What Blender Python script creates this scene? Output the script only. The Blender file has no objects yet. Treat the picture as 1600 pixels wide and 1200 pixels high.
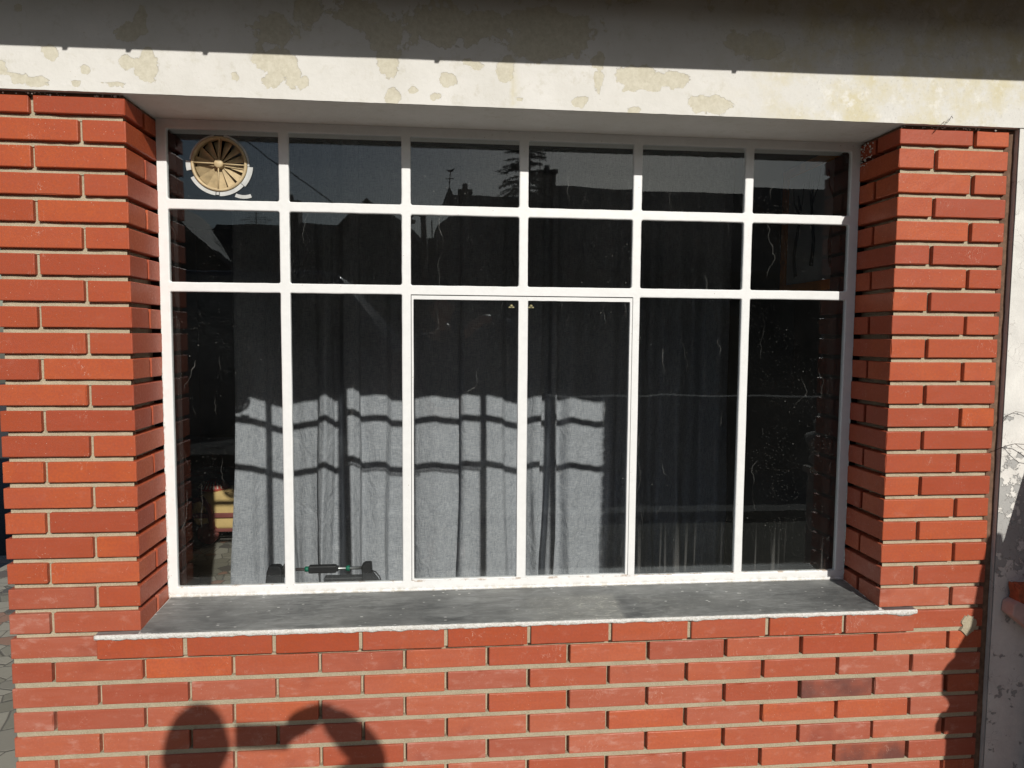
import bpy, bmesh, math, random
import numpy as np
from mathutils import Vector, Euler, Matrix, noise as mnoise
R = math.radians
rng = np.random.default_rng(7); random.seed(7)
S = bpy.context.scene
COL = S.collection

# ------------------------------------------------------------------ camera, sky, sun, exposure
cam_d = bpy.data.cameras.new('camera'); cam = bpy.data.objects.new('camera', cam_d); COL.objects.link(cam)
cam.location = (.8083, -1.8804, 1.5053); cam.rotation_euler = (1.5011, -.0075, -.0948)
cam_d.sensor_width = 36; cam_d.lens = 36*1082.24/1600; cam_d.clip_start = .01; cam_d.clip_end = 500
S.camera = cam
SUN = Vector((.287, -1, .575)).normalized()
w = bpy.data.worlds.new('World'); S.world = w; w.use_nodes = True
nt = w.node_tree; bg = nt.nodes['Background']; sky = nt.nodes.new('ShaderNodeTexSky')
sky.sky_type = 'NISHITA'; sky.sun_disc = False
sky.sun_elevation = math.asin(SUN.z); sky.sun_rotation = math.atan2(SUN.x, SUN.y)
sky.air_density = 1.0; sky.dust_density = 1.2; sky.ozone_density = 1.0
nt.links.new(sky.outputs[0], bg.inputs[0]); bg.inputs[1].default_value = .056
sd = bpy.data.lights.new('sun', 'SUN'); sd.energy = 3.8; sd.angle = R(.5); sd.color = (1, .965, .90)
so = bpy.data.objects.new('sun', sd); COL.objects.link(so)
so.rotation_euler = SUN.to_track_quat('Z', 'Y').to_euler(); so.location = SUN*20
S.view_settings.view_transform = 'Standard'; S.view_settings.look = 'None'
S.view_settings.exposure = 0.0; S.view_settings.gamma = 1

# ------------------------------------------------------------------ helpers
def tag(o, label=None, cat=None, group=None, kind=None):
    for k, v in (('label', label), ('category', cat), ('group', group), ('kind', kind)):
        if v: o[k] = v
    return o
def thing(name, loc, label, cat, group=None, rz=0):
    o = bpy.data.objects.new(name, None); COL.objects.link(o); o.location = loc; o.rotation_euler = (0, 0, rz)
    o.empty_display_size = .1
    return tag(o, label, cat, group)
class MB:
    def __init__(s): s.v = []; s.f = []; s.m = []; s.a = []; s.sm = []
    def add(s, vs, fs, m=0, a=None, smooth=False):
        b = len(s.v); s.v += [tuple(p) for p in vs]; s.f += [tuple(i+b for i in f) for f in fs]
        s.m += [m]*len(fs); s.sm += [smooth]*len(fs)
        if a is None: a = (0, 0, 0, 1)
        s.a += ([a]*len(vs) if not isinstance(a, list) else a)
    def box(s, x0, x1, y0, y1, z0, z1, m=0, b=0, a=None):
        if b <= 0:
            vs = [(x, y, z) for x in (x0, x1) for y in (y0, y1) for z in (z0, z1)]
            s.add(vs, [(0,1,3,2),(4,6,7,5),(0,4,5,1),(2,3,7,6),(0,2,6,4),(1,5,7,3)], m, a)
        else:
            s.grid_box([x0,x0+b,x1-b,x1],[y0,y0+b,y1-b,y1],[z0,z0+b,z1-b,z1],b,m,a)
    def grid_box(s, xs, ys, zs, b, m=0, a=None, jit=0, chip=0, rnd=random):
        nx, ny, nz = len(xs), len(ys), len(zs); idx = {}; vs = []
        def vid(i, j, k):
            if (i,j,k) in idx: return idx[i,j,k]
            p = [xs[i], ys[j], zs[k]]
            ext = [i in (0,nx-1), j in (0,ny-1), k in (0,nz-1)]
            if sum(ext) >= 2:
                q = b*.32*(1 if sum(ext) == 2 else 1.3)
                if chip and rnd.random() < chip: q += rnd.random()**2*b*1.4
                for t, (e, c, n, arr) in enumerate(zip(ext, (i,j,k), (nx,ny,nz), (xs,ys,zs))):
                    if e: p[t] += q if c == 0 else -q
            if jit:
                for t in range(3): p[t] += rnd.uniform(-jit, jit)
            idx[i,j,k] = len(vs); vs.append(p); return idx[i,j,k]
        fs = []
        for i in range(nx-1):
            for k in range(nz-1):
                fs.append((vid(i,0,k),vid(i+1,0,k),vid(i+1,0,k+1),vid(i,0,k+1)))
                fs.append((vid(i,ny-1,k),vid(i,ny-1,k+1),vid(i+1,ny-1,k+1),vid(i+1,ny-1,k)))
        for j in range(ny-1):
            for k in range(nz-1):
                fs.append((vid(0,j,k),vid(0,j,k+1),vid(0,j+1,k+1),vid(0,j+1,k)))
                fs.append((vid(nx-1,j,k),vid(nx-1,j+1,k),vid(nx-1,j+1,k+1),vid(nx-1,j,k+1)))
        for i in range(nx-1):
            for j in range(ny-1):
                fs.append((vid(i,j,0),vid(i,j+1,0),vid(i+1,j+1,0),vid(i+1,j,0)))
                fs.append((vid(i,j,nz-1),vid(i+1,j,nz-1),vid(i+1,j+1,nz-1),vid(i,j+1,nz-1)))
        s.add(vs, fs, m, a)
    def tube(s, pts, r, n=8, m=0, caps=True, a=None):
        pts = [Vector(p) for p in pts]; rs = r if isinstance(r, (list, tuple)) else [r]*len(pts)
        vs = []; up = Vector((0,0,1)); last = None
        for i, p in enumerate(pts):
            t = (pts[min(i+1,len(pts)-1)]-pts[max(i-1,0)]).normalized()
            u = t.cross(up) if last is None else last-t*last.dot(t)
            if u.length < 1e-4: u = t.cross(Vector((1,0,0)))
            u.normalize(); v = t.cross(u); last = u
            for k in range(n):
                c = 2*math.pi*k/n; vs.append(p+(u*math.cos(c)+v*math.sin(c))*rs[i])
        fs = [(i*n+k, i*n+(k+1)%n, (i+1)*n+(k+1)%n, (i+1)*n+k) for i in range(len(pts)-1) for k in range(n)]
        if caps: fs += [tuple(range(n))[::-1], tuple((len(pts)-1)*n+k for k in range(n))]
        s.add(vs, fs, m, a, True)
    def lathe(s, prof, c, n=24, axis='z', m=0, a=None, smooth=True):
        closed = prof[0] == prof[-1]
        vs = []
        for r, h in prof:
            for k in range(n):
                t = 2*math.pi*k/n; u, v = r*math.cos(t), r*math.sin(t)
                vs.append((c[0]+u, c[1]+v, c[2]+h) if axis == 'z' else (c[0]+u, c[1]+h, c[2]+v) if axis == 'y' else (c[0]+h, c[1]+u, c[2]+v))
        fs = [(i*n+k, i*n+(k+1)%n, (i+1)*n+(k+1)%n, (i+1)*n+k) for i in range(len(prof)-1) for k in range(n)]
        if prof[0][0] > 1e-5 and not closed: fs.append(tuple(range(n))[::-1])
        if prof[-1][0] > 1e-5 and not closed: fs.append(tuple((len(prof)-1)*n+k for k in range(n)))
        s.add(vs, fs, m, a, smooth)
    def prism(s, poly, d0, d1, ax='y', m=0, a=None):
        # poly in the plane across ax: ax y -> (x,z); ax x -> (y,z); ax z -> (x,y)
        def P(p, d): return (p[0], d, p[1]) if ax == 'y' else (d, p[0], p[1]) if ax == 'x' else (p[0], p[1], d)
        n = len(poly); vs = [P(p, d0) for p in poly]+[P(p, d1) for p in poly]
        fs = [tuple(range(n)), tuple(range(n, 2*n))[::-1]]+[(i, i+n, (i+1)%n+n, (i+1)%n) for i in range(n)]
        s.add(vs, fs, m, a)
    def build(s, name, mats, parent=None, loc=None, attr='bc', fix=True):
        me = bpy.data.meshes.new(name); base = Vector(loc) if loc is not None else (Vector(parent_world(parent)) if parent else Vector((0,0,0)))
        V = np.array(s.v, float)-np.array(base); me.from_pydata(V.tolist(), [], s.f)
        for m in (mats if isinstance(mats, (list, tuple)) else [mats]): me.materials.append(m)
        me.polygons.foreach_set('material_index', s.m); me.polygons.foreach_set('use_smooth', s.sm)
        at = me.color_attributes.new(attr, 'FLOAT_COLOR', 'POINT')
        at.data.foreach_set('color', np.array(s.a, np.float32).ravel())
        if fix:
            bm = bmesh.new(); bm.from_mesh(me); bmesh.ops.recalc_face_normals(bm, faces=bm.faces); bm.to_mesh(me); bm.free()
        me.update(); o = bpy.data.objects.new(name, me); COL.objects.link(o)
        if parent: o.parent = parent
        else: o.location = base
        return o
def parent_world(p):
    v = Vector((0,0,0))
    while p: v += p.location; p = p.parent
    return v
def fbm(x, y, sc, seed=0, oc=4):
    v = 0; a = 1; t = 0
    for i in range(oc):
        v += a*mnoise.noise(Vector((x*sc, y*sc, seed+i*7.3))); t += a; a *= .5; sc *= 2
    return v/t

# ------------------------------------------------------------------ materials
class NG:
    def __init__(s, name):
        s.mat = bpy.data.materials.new(name); s.mat.use_nodes = True; s.t = s.mat.node_tree
        s.t.nodes.clear(); s.out = s.t.nodes.new('ShaderNodeOutputMaterial'); s.geo = None
    def n(s, typ, ins=None, **kw):
        nd = s.t.nodes.new('ShaderNode'+typ)
        for k, v in kw.items(): setattr(nd, k, v)
        for k, v in (ins or {}).items(): s.set(nd.inputs[k], v)
        return nd
    def set(s, sock, v):
        if isinstance(v, bpy.types.NodeSocket): s.t.links.new(v, sock)
        elif isinstance(v, bpy.types.Node): s.t.links.new(v.outputs[0], sock)
        else:
            if isinstance(v, (tuple, list)) and len(v) == 3 and sock.type == 'RGBA': v = (*v, 1)
            sock.default_value = v
    def pos(s, sc=(1,1,1), off=(0,0,0)):
        if s.geo is None: s.geo = s.n('NewGeometry')
        return s.n('Mapping', {0: s.geo.outputs['Position'], 'Scale': sc, 'Location': off}).outputs[0]
    def noise(s, scale, det=4, rough=.55, vec=None, dist=0, sc=(1,1,1), off=(0,0,0)):
        return s.n('TexNoise', {'Vector': vec or s.pos(sc, off), 'Scale': scale, 'Detail': det, 'Roughness': rough, 'Distortion': dist}).outputs[0]
    def voro(s, scale, feat='F1', vec=None, sc=(1,1,1), out=0, rnd=1, off=(0,0,0)):
        return s.n('TexVoronoi', {'Vector': vec or s.pos(sc, off), 'Scale': scale, 'Randomness': rnd}, feature=feat).outputs[out]
    def ramp(s, f, a, b, lo=0., hi=1.):
        return s.n('MapRange', {0: f, 1: a, 2: b, 3: lo, 4: hi}, clamp=True).outputs[0]
    def math(s, op, a, b=0.): return s.n('Math', {0: a, 1: b}, operation=op).outputs[0]
    def mix(s, f, a, b, mode='MIX'):
        nd = s.n('Mix', data_type='RGBA', blend_type=mode); s.set(nd.inputs[0], f); s.set(nd.inputs[6], a); s.set(nd.inputs[7], b)
        return nd.outputs[2]
    def attr(s, name='bc'):
        a = s.n('Attribute', attribute_name=name); sp = s.n('SeparateColor', {0: a.outputs['Color']})
        return sp.outputs[0], sp.outputs[1], sp.outputs[2]
    def bump(s, h, st=.3, d=.002, nrm=None):
        nd = s.n('Bump', {'Height': h, 'Strength': st, 'Distance': d})
        if nrm: s.set(nd.inputs['Normal'], nrm)
        return nd.outputs[0]
    def fin(s, col, rough=.8, nrm=None, spec=.4, metal=0, **kw):
        p = s.n('BsdfPrincipled', {'Base Color': col, 'Roughness': rough, 'Metallic': metal, 'Specular IOR Level': spec})
        if nrm: s.set(p.inputs['Normal'], nrm)
        for k, v in kw.items(): s.set(p.inputs[k.replace('_', ' ')], v)
        s.t.links.new(p.outputs[0], s.out.inputs[0]); return s.mat
def plain(name, col, rough=.7, var=.15, scale=30, metal=0, spec=.4, bump=.1):
    g = NG(name); n = g.noise(scale, 5)
    c = g.mix(g.ramp(n, .3, .7), tuple(max(0, x*(1-var)) for x in col), tuple(x*(1+var) for x in col))
    return g.fin(c, rough, g.bump(n, bump, .002), spec, metal)

def m_brick():
    g = NG('glazed_red_brick'); t, lime, soot = g.attr()
    big = g.noise(9, 5); fine = g.noise(140, 5, .6); streak = g.noise(30, 5, .6, sc=(.25, 1, 1.6))
    a = g.mix(t, (.33,.055,.022), (.55,.118,.034))
    a = g.mix(g.math('MULTIPLY', g.ramp(big, .38, .68), .6), a, (.40,.072,.034))
    a = g.mix(g.math('MULTIPLY', g.ramp(fine, .38, .68), .42), a, (.28,.060,.030))
    a = g.mix(g.math('MULTIPLY', g.ramp(lime, .25, .45), .35), a, (.36,.105,.06))
    # lime bloom: lower wall gets a pale pinkish film, sill bricks white smears
    film = g.math('MULTIPLY', lime, g.ramp(streak, .25, .8, .25, 1))
    a = g.mix(g.math('MULTIPLY', film, .56), a, (.56,.25,.19))
    dk = g.n('MapRange', {0: g.noise(5.5, 3, .5, off=(6,0,6)), 1: .58, 2: .68, 3: 0, 4: .45}, clamp=True).outputs[0]; a = g.mix(g.math('MULTIPLY', dk, g.ramp(lime, .3, .5)), a, (.22,.05,.035))
    sm = g.math('MULTIPLY', g.ramp(g.math('ADD', g.noise(38, 6, .65, sc=(.5,1,1)), g.math('MULTIPLY', lime, .10)), .60, .78), .30)
    a = g.mix(g.math('MULTIPLY', sm, g.ramp(lime, .02, .5)), a, (.70,.47,.39))
    a = g.mix(g.math('MULTIPLY', soot, g.ramp(big, .35, .6, .3, 1)), a, (.10,.05,.045))
    # small mortar flecks and hair scratches
    v2 = g.voro(230); f2 = g.math('MULTIPLY', g.ramp(v2, .10, .16, 1, 0), g.ramp(g.noise(24, 4, .6), .44, .56)); a = g.mix(g.math('MULTIPLY', f2, g.ramp(lime, 0, .8, .15, .6)), a, (.68,.46,.36))
    vo = g.voro(95); fl = g.math('MULTIPLY', g.ramp(vo, .055, .09, 1, 0), g.ramp(g.noise(11, 3), .44, .54))
    a = g.mix(g.math('MULTIPLY', fl, .75), a, (.72,.55,.44))
    w = g.n('TexWave', {'Vector': g.pos((1,1,.5)), 'Scale': 16, 'Distortion': 22, 'Detail': 4, 'Detail Scale': 2.2}).outputs[1]
    sc = g.math('MULTIPLY', g.ramp(w, .992, .999), g.ramp(g.noise(11, 3, off=(3,0,1)), .58, .66))
    a = g.mix(g.math('MULTIPLY', sc, .5), a, (.74,.52,.42))
    n1 = g.bump(g.noise(22, 3), .22, .004); n2 = g.bump(fine, .35, .0012, n1)
    return g.fin(a, g.ramp(fine, .3, .7, .36, .58), n2, .33)
def m_mortar():
    g = NG('grey_sand_mortar'); f = g.noise(260, 6, .7); b = g.noise(18, 4)
    a = g.mix(g.ramp(b, .3, .7), (.31,.26,.17), (.46,.395,.275)); a = g.mix(g.ramp(f, .35, .7), a, (.54,.48,.35))
    return g.fin(a, .95, g.bump(f, .9, .003, g.bump(b, .6, .004)), .2)
def m_plaster():
    g = NG('flaking_white_plaster'); peel, mott, dark = g.attr()
    geo = g.pos(); n1 = g.noise(26, 7, .62); n2 = g.noise(90, 5, .7); n3 = g.noise(7, 5, .6)
    paint = g.mix(g.ramp(n3, .35, .7), (.70,.68,.63), (.78,.76,.72))
    base = g.mix(g.ramp(n2, .35, .7), (.55,.505,.375), (.70,.655,.525))
    edge = g.math('ADD', peel, g.math('ADD', g.math('MULTIPLY', g.math('SUBTRACT', n1, .5), 1.15), g.math('MULTIPLY', g.math('SUBTRACT', n2, .5), .25)))
    pm = g.ramp(edge, .49, .51)
    # mottled, weathered zone
    y = g.mix(g.ramp(g.noise(9, 6, .65, off=(5,0,2)), .42, .62), (.72,.705,.66), (.66,.60,.41))
    y = g.mix(g.ramp(g.noise(20, 6, .7, off=(9,0,2)), .55, .68), y, (.82,.80,.75))
    y = g.mix(g.math('MULTIPLY', g.ramp(g.noise(120, 6, .75), .56, .66), .5), y, (.46,.44,.39))
    paint = g.mix(g.math('MULTIPLY', g.ramp(g.noise(33, 6, .7, off=(4,4,4)), .55, .68), .5), paint, (.60,.57,.48)); a = g.mix(g.math('MULTIPLY', pm, .82), paint, base)
    a = g.mix(g.math('MULTIPLY', mott, .9), a, y)
    rim = g.math('MULTIPLY', g.ramp(edge, .43, .49), g.ramp(edge, .50, .49, 1, 0))
    sp = g.math('MULTIPLY', g.ramp(g.voro(70), .05, .12, 1, 0), g.ramp(g.noise(14, 3), .55, .62))
    a = g.mix(g.math('MULTIPLY', sp, .5), a, (.45,.38,.28))
    a = g.mix(g.math('MULTIPLY', dark, g.ramp(n3, .3, .6, .5, 1)), a, (.26,.19,.10))  # brown shade near the eave, painted into the plaster colour
    hgt = g.math('ADD', g.math('MULTIPLY', pm, -1.0), g.math('MULTIPLY', n2, .25))
    nn = g.bump(hgt, .7, .0016, g.bump(g.noise(60, 6, .6), .35, .003))
    return g.fin(a, .85, nn, .25)
def m_flake():
    g = NG('blistered_wall_paint'); d, _, _ = g.attr(); n = g.noise(9, 6, .6); f = g.noise(60, 6, .7)
    c = g.voro(34, 'DISTANCE_TO_EDGE', vec=g.n('Mapping', {0: g.n('MixRGB', {0: .12, 1: g.pos(), 2: g.n('TexNoise', {'Vector': g.pos(), 'Scale': 14, 'Detail': 5}).outputs[1]}).outputs[0]}).outputs[0])
    a = g.mix(g.ramp(n, .35, .65), (.66,.64,.60), (.80,.78,.73))
    e = g.math('ADD', d, g.math('MULTIPLY', g.math('SUBTRACT', g.noise(24, 7, .68), .5), 1.3))
    fl = g.ramp(e, .50, .53)
    a = g.mix(g.math('MULTIPLY', fl, .8), a, (.34,.34,.33))
    cr = g.math('MULTIPLY', g.ramp(c, .006, .02, 1, 0), g.ramp(g.noise(7, 3), .5, .56))
    a = g.mix(g.math('MULTIPLY', cr, .5), a, (.17,.14,.12))
    return g.fin(a, .85, g.bump(g.math('SUBTRACT', f, g.math('MULTIPLY', fl, 1.5)), .8, .002), .25)
def m_paint():
    g = NG('white_gloss_frame_paint'); n = g.noise(45, 6, .6); b = g.noise(5, 3); m = g.noise(260, 3, .6)
    a = g.mix(g.ramp(n, .35, .8), (.80,.80,.785), (.86,.86,.845))
    nick = g.math('MULTIPLY', g.ramp(g.voro(42), .04, .07, 1, 0), g.ramp(b, .44, .52))
    a = g.mix(g.math('MULTIPLY', nick, .7), a, (.32,.25,.18))
    zz = g.n('SeparateXYZ', {0: g.pos()}).outputs[2]; band = g.math('MULTIPLY', g.ramp(g.math('ABSOLUTE', g.math('SUBTRACT', zz, .7625)), .002, .0045, 1, 0), g.ramp(g.noise(30, 5, .7), .5, .62)); a = g.mix(g.math('MULTIPLY', band, .7), a, (.36,.22,.11))
    low = g.math('MULTIPLY', g.ramp(zz, .735, .75, 1, 0), g.ramp(g.noise(50, 5, .7), .45, .6)); a = g.mix(g.math('MULTIPLY', low, .6), a, (.50,.44,.33))
    gr = g.ramp(g.noise(16, 6, .7, off=(2,2,2)), .6, .75)
    a = g.mix(g.math('MULTIPLY', gr, .22), a, (.55,.50,.40))
    return g.fin(a, .38, g.bump(g.math('ADD', n, g.math('MULTIPLY', m, .15)), .22, .003), .45)
def m_sill():
    g = NG('worn_dark_sill_coating'); paleness, lime, _ = g.attr()
    st = g.noise(16, 7, .68, sc=(.35, 1, 1), dist=.6); f = g.noise(150, 5, .7, sc=(.35,1,1)); b = g.noise(4, 4)
    a = g.mix(g.ramp(st, .35, .7), (.075,.078,.078), (.23,.235,.225))
    a = g.mix(g.math('MULTIPLY', g.ramp(b, .4, .7), .4), a, (.28,.28,.265))
    fs_ = g.noise(62, 6, .7, sc=(.22,1,1), dist=1.2); a = g.mix(g.math('MULTIPLY', g.ramp(fs_, .46, .66), .45), a, (.36,.37,.36)); a = g.mix(g.math('MULTIPLY', g.ramp(g.noise(3.2, 4, .6, off=(0,3,0)), .5, .62), .5), a, (.07,.072,.072))
    lines = g.ramp(g.noise(55, 7, .72, sc=(.45,1,1), dist=2.5), .53, .62)
    a = g.mix(g.math('MULTIPLY', paleness, g.math('ADD', .25, g.math('MULTIPLY', lines, .6))), a, (.50,.49,.43))
    fl = g.math('MULTIPLY', g.ramp(g.voro(60, sc=(.45,1,1)), .09, .14, 1, 0), g.ramp(g.math('ADD', g.noise(9, 4), g.math('MULTIPLY', lime, .25)), .49, .57))
    a = g.mix(g.math('MULTIPLY', fl, .8), a, (.70,.69,.65))
    e = g.ramp(g.math('ADD', lime, g.math('MULTIPLY', g.math('SUBTRACT', g.noise(70, 6, .7), .5), .9)), .72, .80)
    a = g.mix(e, a, (.76,.75,.71))
    return g.fin(a, g.ramp(st, .3, .7, .42, .62), g.bump(f, .4, .002, g.bump(st, .3, .004)), .4)
def m_lime():
    g = NG('white_lime_bead'); n = g.noise(120, 6, .7); a = g.mix(g.ramp(n, .3, .6), (.60,.57,.50), (.86,.85,.82))
    return g.fin(a, .9, g.bump(n, 1, .006), .2)
def m_fabric(name='grey_linen_weave', c0=(.225,.24,.27), c1=(.52,.53,.56)):
    g = NG(name); a1 = g.noise(520, 3, .7, sc=(1,.2,.06)); a2 = g.noise(520, 3, .7, sc=(.06,.2,1)); b = g.noise(22, 5, .6)
    m = g.math('ADD', g.math('MULTIPLY', a1, .5), g.math('MULTIPLY', a2, .5))
    a = g.mix(g.ramp(m, .38, .62), c0, c1); a = g.mix(g.math('MULTIPLY', g.ramp(b, .3, .7), .25), a, c0)
    cr = g.noise(9, 5, .6, dist=1.2, sc=(1,1,.6))
    p = g.n('BsdfDiffuse', {'Color': a, 'Normal': g.bump(m, .6, .002, g.bump(g.noise(30, 5, .65, dist=1.5, sc=(1,1,.8)), .35, .008, g.bump(cr, .7, .025)))})
    tr = g.n('BsdfTranslucent', {'Color': a}); mx = g.n('MixShader', {0: .06, 1: p.outputs[0], 2: tr.outputs[0]})
    g.t.links.new(mx.outputs[0], g.out.inputs[0]); return g.mat
def m_glass():
    g = NG('old_dusty_pane_glass')
    if g.geo is None: g.geo = g.n('NewGeometry')
    dt = g.math('ABSOLUTE', g.n('VectorMath', {0: g.geo.outputs['Normal'], 1: g.geo.outputs['Incoming']}, operation='DOT_PRODUCT').outputs['Value'])
    fr = g.math('MULTIPLY_ADD', g.math('POWER', g.math('SUBTRACT', 1., dt), 5.), .957); fr.node.inputs[2].default_value = .047
    nb = g.bump(g.noise(3.2, 2, .5), .05, .01)
    tra = g.n('BsdfTransparent', {'Color': (.965,.975,.97,1)}); glo = g.n('BsdfGlossy', {'Color': (.88,.96,1,1), 'Roughness': 0, 'Normal': nb})
    cl = g.n('MixShader', {0: fr, 1: tra.outputs[0], 2: glo.outputs[0]})
    # dust specks, paint spots, scratches, run marks near the bottom (right-hand lights)
    rgn = g.noise(5, 4, .6); sp = g.math('MULTIPLY', g.ramp(g.voro(150, sc=(1,.01,1)), .045, .11, 1, 0), g.ramp(rgn, .44, .58))
    sp2 = g.math('MULTIPLY', g.ramp(g.voro(38, sc=(1,.01,1), off=(3,0,5)), .02, .045, 1, 0), g.ramp(g.noise(3.3, 4, off=(1,0,9)), .46, .56))
    wv = g.n('TexWave', {'Vector': g.pos((1,.01,1)), 'Scale': 5.0, 'Distortion': 8, 'Detail': 3, 'Detail Scale': 1.3}).outputs[1]
    scr = g.math('MULTIPLY', g.ramp(wv, .9985, .99995), g.ramp(g.noise(6, 3, off=(8,0,3)), .56, .64))
    xyz = g.n('SeparateXYZ', {0: g.geo.outputs['Position']})
    dn = g.noise(95, 1, .3, sc=(1,.01,.02)); dm = g.math('MULTIPLY', g.ramp(dn, .60, .68), g.ramp(xyz.outputs[2], .80, .94, 1, 0))
    dm = g.math('MULTIPLY', dm, g.ramp(g.math('ADD', xyz.outputs[0], g.math('MULTIPLY', g.noise(13, 2), .5)), 1.45, 1.7))
    film = g.ramp(g.noise(2.6, 5, .6), .35, .75, .0008, .0050)
    edge = g.ramp(xyz.outputs[2], .765, .80, .012, 0)
    tot = g.math('ADD', g.math('MULTIPLY', sp, .28), g.math('MULTIPLY', sp2, .4))
    tot = g.math('ADD', tot, g.math('MULTIPLY', scr, .07)); tot = g.math('ADD', tot, g.math('MULTIPLY', dm, .045))
    tot = g.math('ADD', tot, g.math('ADD', film, edge))
    dif = g.n('BsdfDiffuse', {'Color': (.62,.61,.57,1)})
    mx = g.n('MixShader', {0: tot, 1: cl.outputs[0], 2: dif.outputs[0]})
    g.t.links.new(mx.outputs[0], g.out.inputs[0]); return g.mat
def m_paving(name, scale=9, dk=1):
    g = NG(name); wob = g.n('MixRGB', {0: .02, 1: g.pos((1,1,.0)), 2: g.n('TexNoise', {'Vector': g.pos(), 'Scale': 5}).outputs[1]}).outputs[0]
    e = g.voro(scale, 'DISTANCE_TO_EDGE', vec=wob); c = g.n('TexVoronoi', {'Vector': wob, 'Scale': scale}).outputs[1]
    s = g.n('SeparateColor', {0: c}).outputs[0]
    a = g.mix(g.ramp(s, .2, .5), (.40*dk,.38*dk,.31*dk), (.60*dk,.57*dk,.48*dk)); a = g.mix(g.ramp(s, .75, .78), a, (.13,.12,.11)); a = g.mix(g.ramp(s, .9, .92), a, (.33,.20,.15))
    a = g.mix(g.ramp(e, .015, .03, 1, 0), a, (.16,.15,.13))
    return g.fin(a, .55, g.bump(g.ramp(e, .01, .04), .5, .004), .4)
BRICK, MORTAR, PLASTER, PAINT, SILL, LIME = m_brick(), m_mortar(), m_plaster(), m_paint(), m_sill(), m_lime()
FLAKE, FAB, GLASS = m_flake(), m_fabric(), m_glass()
PAVE, PAVE2 = m_paving('crazy_paving', 9, .42), m_paving('inner_crazy_paving', 11, .6)
GROOVE = plain('brown_joint_filler', (.17,.10,.065), .95, .35, 60, bump=.8)
SOOTW = plain('dark_stained_wood', (.10,.055,.03), .8, .3, 25, bump=.4)
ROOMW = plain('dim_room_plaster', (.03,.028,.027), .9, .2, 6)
PINK = plain('pink_peeling_render', (.55,.40,.36), .9, .18, 22, bump=.6)
TERRA = plain('broken_red_clay', (.42,.11,.05), .9, .35, 40, bump=.9)
STONE = plain('grey_garden_stone', (.38,.36,.33), .9, .2, 20, bump=.6)
CREAM = plain('aged_cream_plastic', (.53,.41,.235), .5, .22, 45)
BLACKP = plain('black_plastic', (.018,.018,.02), .5, .2, 60)
CHROME = plain('polished_steel', (.80,.80,.80), .38, .04, 60, metal=1, bump=0)
GREEN = plain('green_plastic', (.006,.15,.09), .4, .1, 60)
ASPH = plain('asphalt', (.05,.05,.052), .95, .25, 90, bump=.5)
CONC = plain('concrete_kerb', (.32,.31,.29), .95, .15, 30, bump=.4)

# ------------------------------------------------------------------ masonry layout
W = 2.081; D = .1877; H = .067; ZR2 = 2.04; BH = .0535; LZ = 2.104; XL, XR = -.329, 2.411
def rowz(n): t = ZR2-(n-2)*H; return t-BH, t
def brick_span(mb, x0, x1, y0, y1, z0, z1, lime, soot=0, seg=.045, tone=None):
    def div(a, b, s, bv):
        n = max(1, int(round((b-a-2*bv)/s))); return [a]+[a+bv+(b-a-2*bv)*i/n for i in range(n+1)]+[b]
    bv = .0022; j = lambda s: random.uniform(-s, s)
    dy = j(.0009); dz = j(.0006); tl = j(.0007)
    xs = div(x0+j(.0008), x1+j(.0008), seg, bv); zs = div(z0+dz, z1+dz, .03, bv); ys = [y0+dy, y0+dy+bv, y1-bv, y1]
    t = random.random()*.8+.1 if tone is None else tone
    b = len(mb.v); mb.grid_box(xs, ys, zs, bv, 0, (t, lime, soot, 1), .00025, .16)
    xm = (x0+x1)/2
    for i in range(b, len(mb.v)):
        x, y, z = mb.v[i]; mb.v[i] = (x, y+(x-xm)*tl*4, z+(x-xm)*tl*1.5)
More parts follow.
